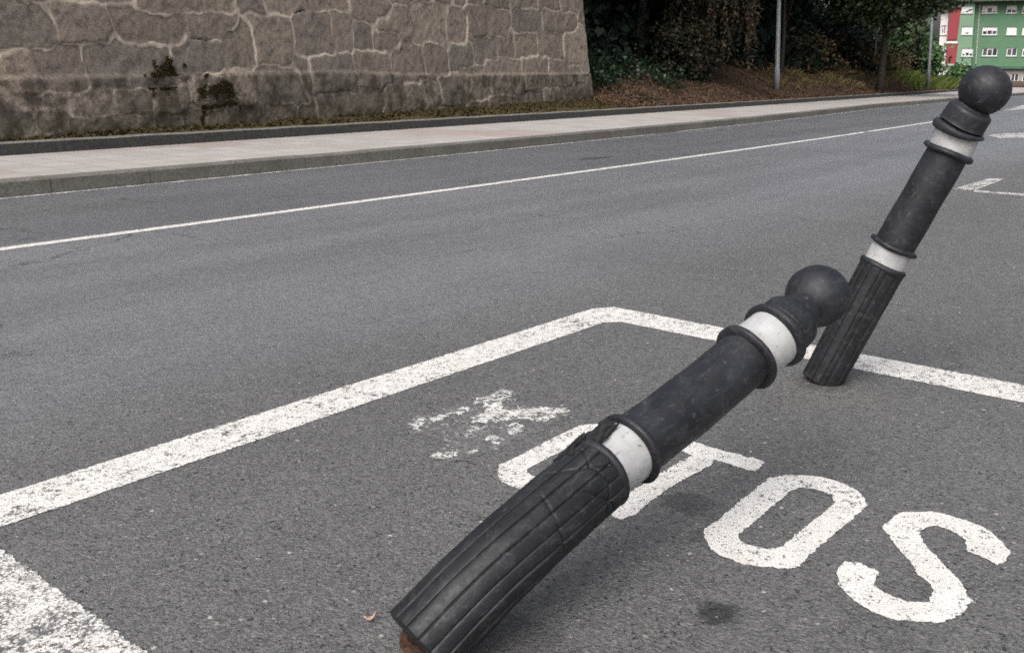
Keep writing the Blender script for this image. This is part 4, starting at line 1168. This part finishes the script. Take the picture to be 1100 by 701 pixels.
class Facade:
    def __init__(s, px, py, dist_x, ang_toward=True, az=None):
        s.O = ground(px, py); s.O = s.O*(dist_x/s.O[0]); s.O[2] = 0
        v = _n(np.array([s.O[0], s.O[1], 0])) if az is None else np.array([math.cos(az), math.sin(az), 0])
        s.back = v; s.u = np.array([v[1], -v[0], 0]); s.n = -v
    def q(s, px, py):
        p = on_plane(px, py, s.O, s.n) - s.O; return p @ s.u + KV*p[2], p[2]
    def w(s, u, z, d=0.0): return s.O + s.u*(u - KV*z) + s.back*d + np.array([0, 0, z])
    def wallmesh(s, x0, x1, z0, z1, holes, depth=.18, d0=0.0, thick=9.0):
        xs_ = sorted({x0, x1, *[h[k] for h in holes for k in (0, 1)]}); zs = sorted({z0, z1, *[h[k] for h in holes for k in (2, 3)]})
        xs_ = [x for x in xs_ if x0 <= x <= x1]; zs = [z for z in zs if z0 <= z <= z1]
        mb = MB()
        for i in range(len(xs_)-1):
            for j in range(len(zs)-1):
                mx, mz = (xs_[i]+xs_[i+1])/2, (zs[j]+zs[j+1])/2
                if any(h[0] < mx < h[1] and h[2] < mz < h[3] for h in holes): continue
                mb.quad(s.w(xs_[i], zs[j], d0), s.w(xs_[i+1], zs[j], d0), s.w(xs_[i+1], zs[j+1], d0), s.w(xs_[i], zs[j+1], d0))
        for (a, b, c, d) in holes:
            D = d0 + depth
            mb.quad(s.w(a, c, d0), s.w(a, c, D), s.w(a, d, D), s.w(a, d, d0)); mb.quad(s.w(b, c, D), s.w(b, c, d0), s.w(b, d, d0), s.w(b, d, D))
            mb.quad(s.w(a, c, D), s.w(a, c, d0), s.w(b, c, d0), s.w(b, c, D)); mb.quad(s.w(a, d, d0), s.w(a, d, D), s.w(b, d, D), s.w(b, d, d0))
        e = d0 + thick
        mb.quad(s.w(x0, z0, e), s.w(x0, z0, d0), s.w(x0, z1, d0), s.w(x0, z1, e)); mb.quad(s.w(x1, z0, d0), s.w(x1, z0, e), s.w(x1, z1, e), s.w(x1, z1, d0))
        mb.quad(s.w(x0, z1, d0), s.w(x1, z1, d0), s.w(x1, z1, e), s.w(x0, z1, e)); mb.quad(s.w(x1, z0, e), s.w(x0, z0, e), s.w(x0, z1, e), s.w(x1, z1, e))
        return mb.mesh('wall')
    def window(s, h, root, panes, style, d0=0.0, depth=.18):
        a, b, c, d = h; fw = .09; D = d0 + depth - .02
        mb = MB(); B = lambda u0, u1, z0, z1, dd, th: mb.box(s.w(u0, z0, dd), s.u*(u1-u0), s.back*th, np.array([0, 0, z1-z0]))
        B(a+.003, b-.003, c+.003, c+fw, D-.06, .05); B(a+.003, b-.003, d-fw, d-.003, D-.06, .05)
        n = panes
        for k in range(n+1):
            x = a + (b-a)*k/n; x = min(max(x, a+fw/2+.004), b-fw/2-.004); B(x-fw/2, x+fw/2, c+fw, d-fw, D-.06, .05)
        f = child('window', mb.mesh('window'), M['frame'], root)
        # sill
        m2 = MB(); m2.box(s.w(a-.1, c-.09, d0-.09), s.u*(b-a+.2), s.back*.085, np.array([0, 0, .08])); child('sill', m2.mesh('sill'), M['trimgrey'], f)
        mp = MB(); mp.quad(s.w(a, c, D-.02), s.w(b, c, D-.02), s.w(b, d, D-.02), s.w(a, d, D-.02)); child('pane', mp.mesh('pane'), M['glass'], f)
        if style:   # roller shutter lowered over part of each light
            ms = MB()
            for k in range(n):
                x0 = a + (b-a)*k/n + fw/2; x1 = a + (b-a)*(k+1)/n - fw/2; fr = style[k % len(style)]
                if fr <= 0: continue
                z0 = d - fw - (d-c-2*fw)*fr
                ms.box(s.w(x0, z0, D-.05), s.u*(x1-x0), s.back*.02, np.array([0, 0, d-fw-z0]))
            if ms.v: child('shutter', ms.mesh('shutter'), M['shutter'], f)
        return f
Zp = lambda x, y: (x/6.375+980, y/6.375)
def rect(F, x0, y0, x1, y1):
    a = F.q(*Zp(x0, (y0+y1)/2)); b = F.q(*Zp(x1, (y0+y1)/2)); c = F.q(*Zp((x0+x1)/2, y1)); d = F.q(*Zp((x0+x1)/2, y0))
    return (a[0], b[0], c[1], d[1])
# green apartment block
GF = Facade(1060, 91.5, 128.0)
def green_block():
    root = empty('apartment_block', GF.O, 'green rendered apartment block with white windows closing the end of the road', 'building')
    F_ = GF
    u_l, z_e = F_.q(*Zp(322, 20)); u_m = F_.q(*Zp(420, 200))[0]; u_r = u_m + 26
    zg = F_.q(*Zp(500, 455))[1]
    z_wing = F_.q(*Zp(360, 440))[1]
    H = []
    rows = ((40, 92), (185, 240), (330, 385))
    colsx = ((478, 582, 3), (645, 716, 2), (752, 840, 3), (905, 985, 2), (1040, 1140, 3), (1200, 1275, 2))
    st = {(1, 0): [.55, .45, .5], (0, 0): [.9, .3, .8], (2, 0): [.0, .15, .0], (1, 1): [1, 1], (0, 1): [.5, .6], (2, 1): [.1, .0], (1, 2): [1, 1, 1], (2, 2): [.3, .3, .8], (0, 2): [.5, .5, .5]}
    for i, (y0, y1) in enumerate(rows):
        for j, (x0, x1, n) in enumerate(colsx): H.append((rect(F_, x0, y0, x1, y1), n, st.get((i, j), [.4, .7, .2])))
    child('wall', F_.wallmesh(u_m, u_r, zg, z_e, [h[0] for h in H]), M['green'], root)
    for h, n, s_ in H: F_.window(h, root, n, s_)
    HW = []
    for i, (y0, y1) in enumerate(((48, 95), (185, 240), (332, 388))): HW.append((rect(F_, 338, y0, 415, y1), 3, ([.9, .7, .9], [1, .8, 1], [.75, .55, .7])[i]))
    child('bay_wall', F_.wallmesh(u_l, u_m - .01, z_wing, z_e, [h[0] for h in HW], d0=-.9, thick=9.9), M['palegreen'], root)
    for h, n, s_ in HW: F_.window(h, root, n, s_, d0=-.9)
    # soffit and dark ground floor
    mb = MB(); mb.box(F_.w(u_l+.3, 0, .25), F_.u*(u_m-u_l-.3), F_.back*8, np.array([0, 0, z_wing-.005])); child('ground_floor_wall', mb.mesh('ground_floor_wall'), M['darkgreen'], root)
    mb = MB(); mb.box(F_.w(u_l, z_wing-.16, -.95), F_.u*(u_m-u_l), F_.back*1.2, np.array([0, 0, .15])); child('ledge', mb.mesh('ledge'), M['trimgrey'], root)
    mb = MB(); mb.box(F_.w(u_m, zg-.28, -.35), F_.u*(u_r-u_m), F_.back*.6, np.array([0, 0, .27])); child('ledge', mb.mesh('ledge'), M['darkgreen'], root)
    # shop fronts
    gh = []
    for (x0, x1) in ((470, 545), (570, 640), (672, 728), (752, 830), (870, 950), (990, 1080)): gh.append(rect(F_, x0, 505, x1, 560))
    child('shop_wall', F_.wallmesh(u_m, u_r, 0, zg-.29, gh, d0=.12), M['concrete_far'], root)
    for g_ in gh: F_.window(g_, root, 2, None, d0=.12)
    # eaves and roof
    mb = MB(); mb.box(F_.w(u_l-.4, z_e+.005, -1.5), F_.u*(u_r-u_l+.8), F_.back*11.5, np.array([0, 0, .35])); child('eave', mb.mesh('eave'), M['eave'], root)
    mb = MB(); zt = z_e+.36; e0, e1 = u_l-.4, u_r+.4; yy = (-1.5, 10.0); rz = zt+2.6
    mb.v = [F_.w(e0, zt, yy[0]), F_.w(e1, zt, yy[0]), F_.w(e1, zt, yy[1]), F_.w(e0, zt, yy[1]), F_.w(e0+3, rz, 4.2), F_.w(e1-3, rz, 4.2)]
    mb.f = [(0, 1, 5, 4), (1, 2, 5), (2, 3, 4, 5), (3, 0, 4)]
    child('roof', mb.mesh('roof'), simple('roof_tiles', (.16, .07, .045), (.24, .11, .07), 2, .9, .2), root)
    # drain pipe between bay and main wall
    mb = MB(); mb.tube([F_.w(u_m+.5, z_wing, -.08), F_.w(u_m+.5, z_e, -.08)], .07, 8); child('drain_pipe', mb.mesh('drain_pipe'), M['trimgrey'], root)
green_block()
# white and red house to its left, nearer
RF = Facade(1017, 94, 104.0)
def red_house():
    F_ = RF; root = empty('town_house', F_.O, 'white and red house with a white ground floor left of the green block', 'building')
    u0 = F_.q(*Zp(172, 500))[0]; u1 = F_.q(*Zp(236, 300))[0]; u2 = F_.q(*Zp(306, 300))[0]
    zg = F_.q(*Zp(230, 445))[1]; zm = F_.q(*Zp(270, 292))[1]; zt = F_.q(*Zp(230, 60))[1]
    fl = zm - zg
    wh = [rect(F_, 196, 318, 230, 378), rect(F_, 196, 175, 230, 238)]
    wh.append((wh[1][0], wh[1][1], wh[1][2]+fl, wh[1][3]+fl))
    child('wall', F_.wallmesh(u0, u1, zg, zt, wh), M['white'], root)
    for h in wh: F_.window(h, root, 2, [.3, .0])
    for k in range(2):
        z0 = zg + .12 + (zm-zg+.12)*k; z1 = zm - .12 if k == 0 else zt
        mb = MB(); mb.box(F_.w(u1, z0, -.55), F_.u*(u2-u1), F_.back*8.5, np.array([0, 0, z1-z0])); child('red_bay', mb.mesh('red_bay'), M['red'], root)
    mb = MB(); mb.box(F_.w(u1-.02, zm-.11, -.62), F_.u*(u2-u1+.04), F_.back*.9, np.array([0, 0, .22])); child('white_band', mb.mesh('white_band'), M['white'], root)
    mb = MB(); mb.box(F_.w(u0-.3, zg-.1, -.62), F_.u*(u2-u0+.3), F_.back*8, np.array([0, 0, .2])); child('ledge', mb.mesh('ledge'), M['trimgrey'], root)
    dh = [rect(F_, 252, 492, 274, 590)]; dh[0] = (dh[0][0], dh[0][1], .02, dh[0][3])
    child('ground_floor_wall', F_.wallmesh(u0, u2-.2, 0, zg-.11, dh, d0=-.3, thick=8.2), M['white'], root)
    mb = MB(); h = dh[0]; mb.box(F_.w(h[0]+.003, .02, -.17), F_.u*(h[1]-h[0]-.006), F_.back*.04, np.array([0, 0, h[3]-.03])); child('door', mb.mesh('door'), M['trimgrey'], root)
    mb = MB(); mb.box(F_.w(u0-.2, zt+.005, -.8), F_.u*(u2-u0+.4), F_.back*9, np.array([0, 0, .25])); child('roof', mb.mesh('roof'), M['eave'], root)
red_house()
# low wall along the street in front of the green block
mb = MB(); a = GF.w(-4.5, 0, -1.6); mb.box(a, GF.u*34, GF.back*.25, np.array([0, 0, .55]))
o = link('low_wall', mb.mesh('low_wall'), simple('brown_low_wall', (.10, .065, .055), (.15, .10, .085), 2)); props(o, 'low brown wall in front of the green block', 'wall')
# hedge and shrubs in front of the houses
def shrub(name, c, rad, n, mat, label, cat, lsize=.22):
    root = empty(name, c, label, cat)
    P, _ = clumps(r, np.array(c) + np.array([0, 0, rad[2]*.95]), rad, n, 45, .3, .4); P = P[P[:, 2] > 0.02]
    child('foliage', leaf_cloud('foliage', P, lsize, .4, 1.6, r), mat, root)
    mb = MB(); mb.tube([np.array(c) + np.array([0, 0, -.05]), np.array(c) + np.array([0, 0, rad[2]])], [.12, .05], 7); child('stem', mb.mesh('stem'), M['bark'], root, True)
c = RF.w(RF.q(*Zp(318, 500))[0], 0, -1.5); shrub('green_hedge', c, (.95, .9, 1.0), 70, M['leaf_hedge'], 'green hedge beside the white ground floor, below the green bay', 'hedge')
c = ground(985, 95, .1); c = c*np.array([72/c[0], 72/c[0], 0]); c[2] = .1; shrub('tall_shrub', c, (1.5, 1.3, 2.1), 90, M['leaf_hedge'], 'tall leafy shrub where the bank meets the white and red house', 'shrub')
c = ground(955, 95, .1); c = c*np.array([66/c[0], 66/c[0], 0]); c[2] = .3; shrub('dark_shrub', c, (3.2, 1.6, 3.0), 130, M['leaf_tree'], 'dark broad shrub behind the distant grey post', 'shrub')

# ------------------------------------------------------------------ camera
cam = bpy.data.cameras.new('Camera'); co = bpy.data.objects.new('Camera', cam); col.objects.link(co)
mw = Matrix(((AX[0], -AX[1], -AX[2], 0), (BX[0], -BX[1], -BX[2], 0), (NX[0], -NX[1], -NX[2], HC), (0, 0, 0, 1)))
co.matrix_world = mw
cam.sensor_fit = 'HORIZONTAL'; cam.sensor_width = 36; cam.lens = F/1100*36; cam.clip_start = .05; cam.clip_end = 2000
scene.camera = co

# ------------------------------------------------------------------ light: bright overcast
SUN_EL, SUN_AZ = R(50), R(195)      # azimuth measured from +X towards +Y
w = bpy.data.worlds.new('World'); scene.world = w; w.use_nodes = True
nt = w.node_tree; nt.nodes.clear()
sky = nt.nodes.new('ShaderNodeTexSky'); sky.sky_type = 'NISHITA'; sky.sun_disc = False
sky.sun_elevation = SUN_EL; sky.sun_rotation = R(90) - SUN_AZ
sky.air_density = 1.0; sky.dust_density = 7.0; sky.ozone_density = 1.0
hs_ = nt.nodes.new('ShaderNodeHueSaturation'); hs_.inputs['Saturation'].default_value = .55; hs_.inputs['Value'].default_value = 1.0
bg = nt.nodes.new('ShaderNodeBackground'); bg.inputs['Strength'].default_value = .11
wo = nt.nodes.new('ShaderNodeOutputWorld')
nt.links.new(sky.outputs[0], hs_.inputs['Color']); nt.links.new(hs_.outputs[0], bg.inputs[0]); nt.links.new(bg.outputs[0], wo.inputs[0])
sl = bpy.data.lights.new('Sun', 'SUN'); sl.energy = 1.0; sl.angle = R(42); sl.color = (1, .995, .985)
so = bpy.data.objects.new('Sun', sl); col.objects.link(so)
sd = Vector((math.cos(SUN_EL)*math.cos(SUN_AZ), math.cos(SUN_EL)*math.sin(SUN_AZ), math.sin(SUN_EL)))
so.rotation_euler = sd.to_track_quat('Z', 'Y').to_euler(); so.location = (0, 0, 30)

scene.render.engine = 'CYCLES'
scene.cycles.use_denoising = False
scene.cycles.denoiser = 'OPENIMAGEDENOISE'
scene.cycles.filter_width = 1.7
scene.cycles.max_bounces = 5
vs = scene.view_settings; vs.view_transform = 'Standard'; vs.look = 'None'; vs.gamma = 1; vs.exposure = 0.72; vs.use_curve_mapping = False
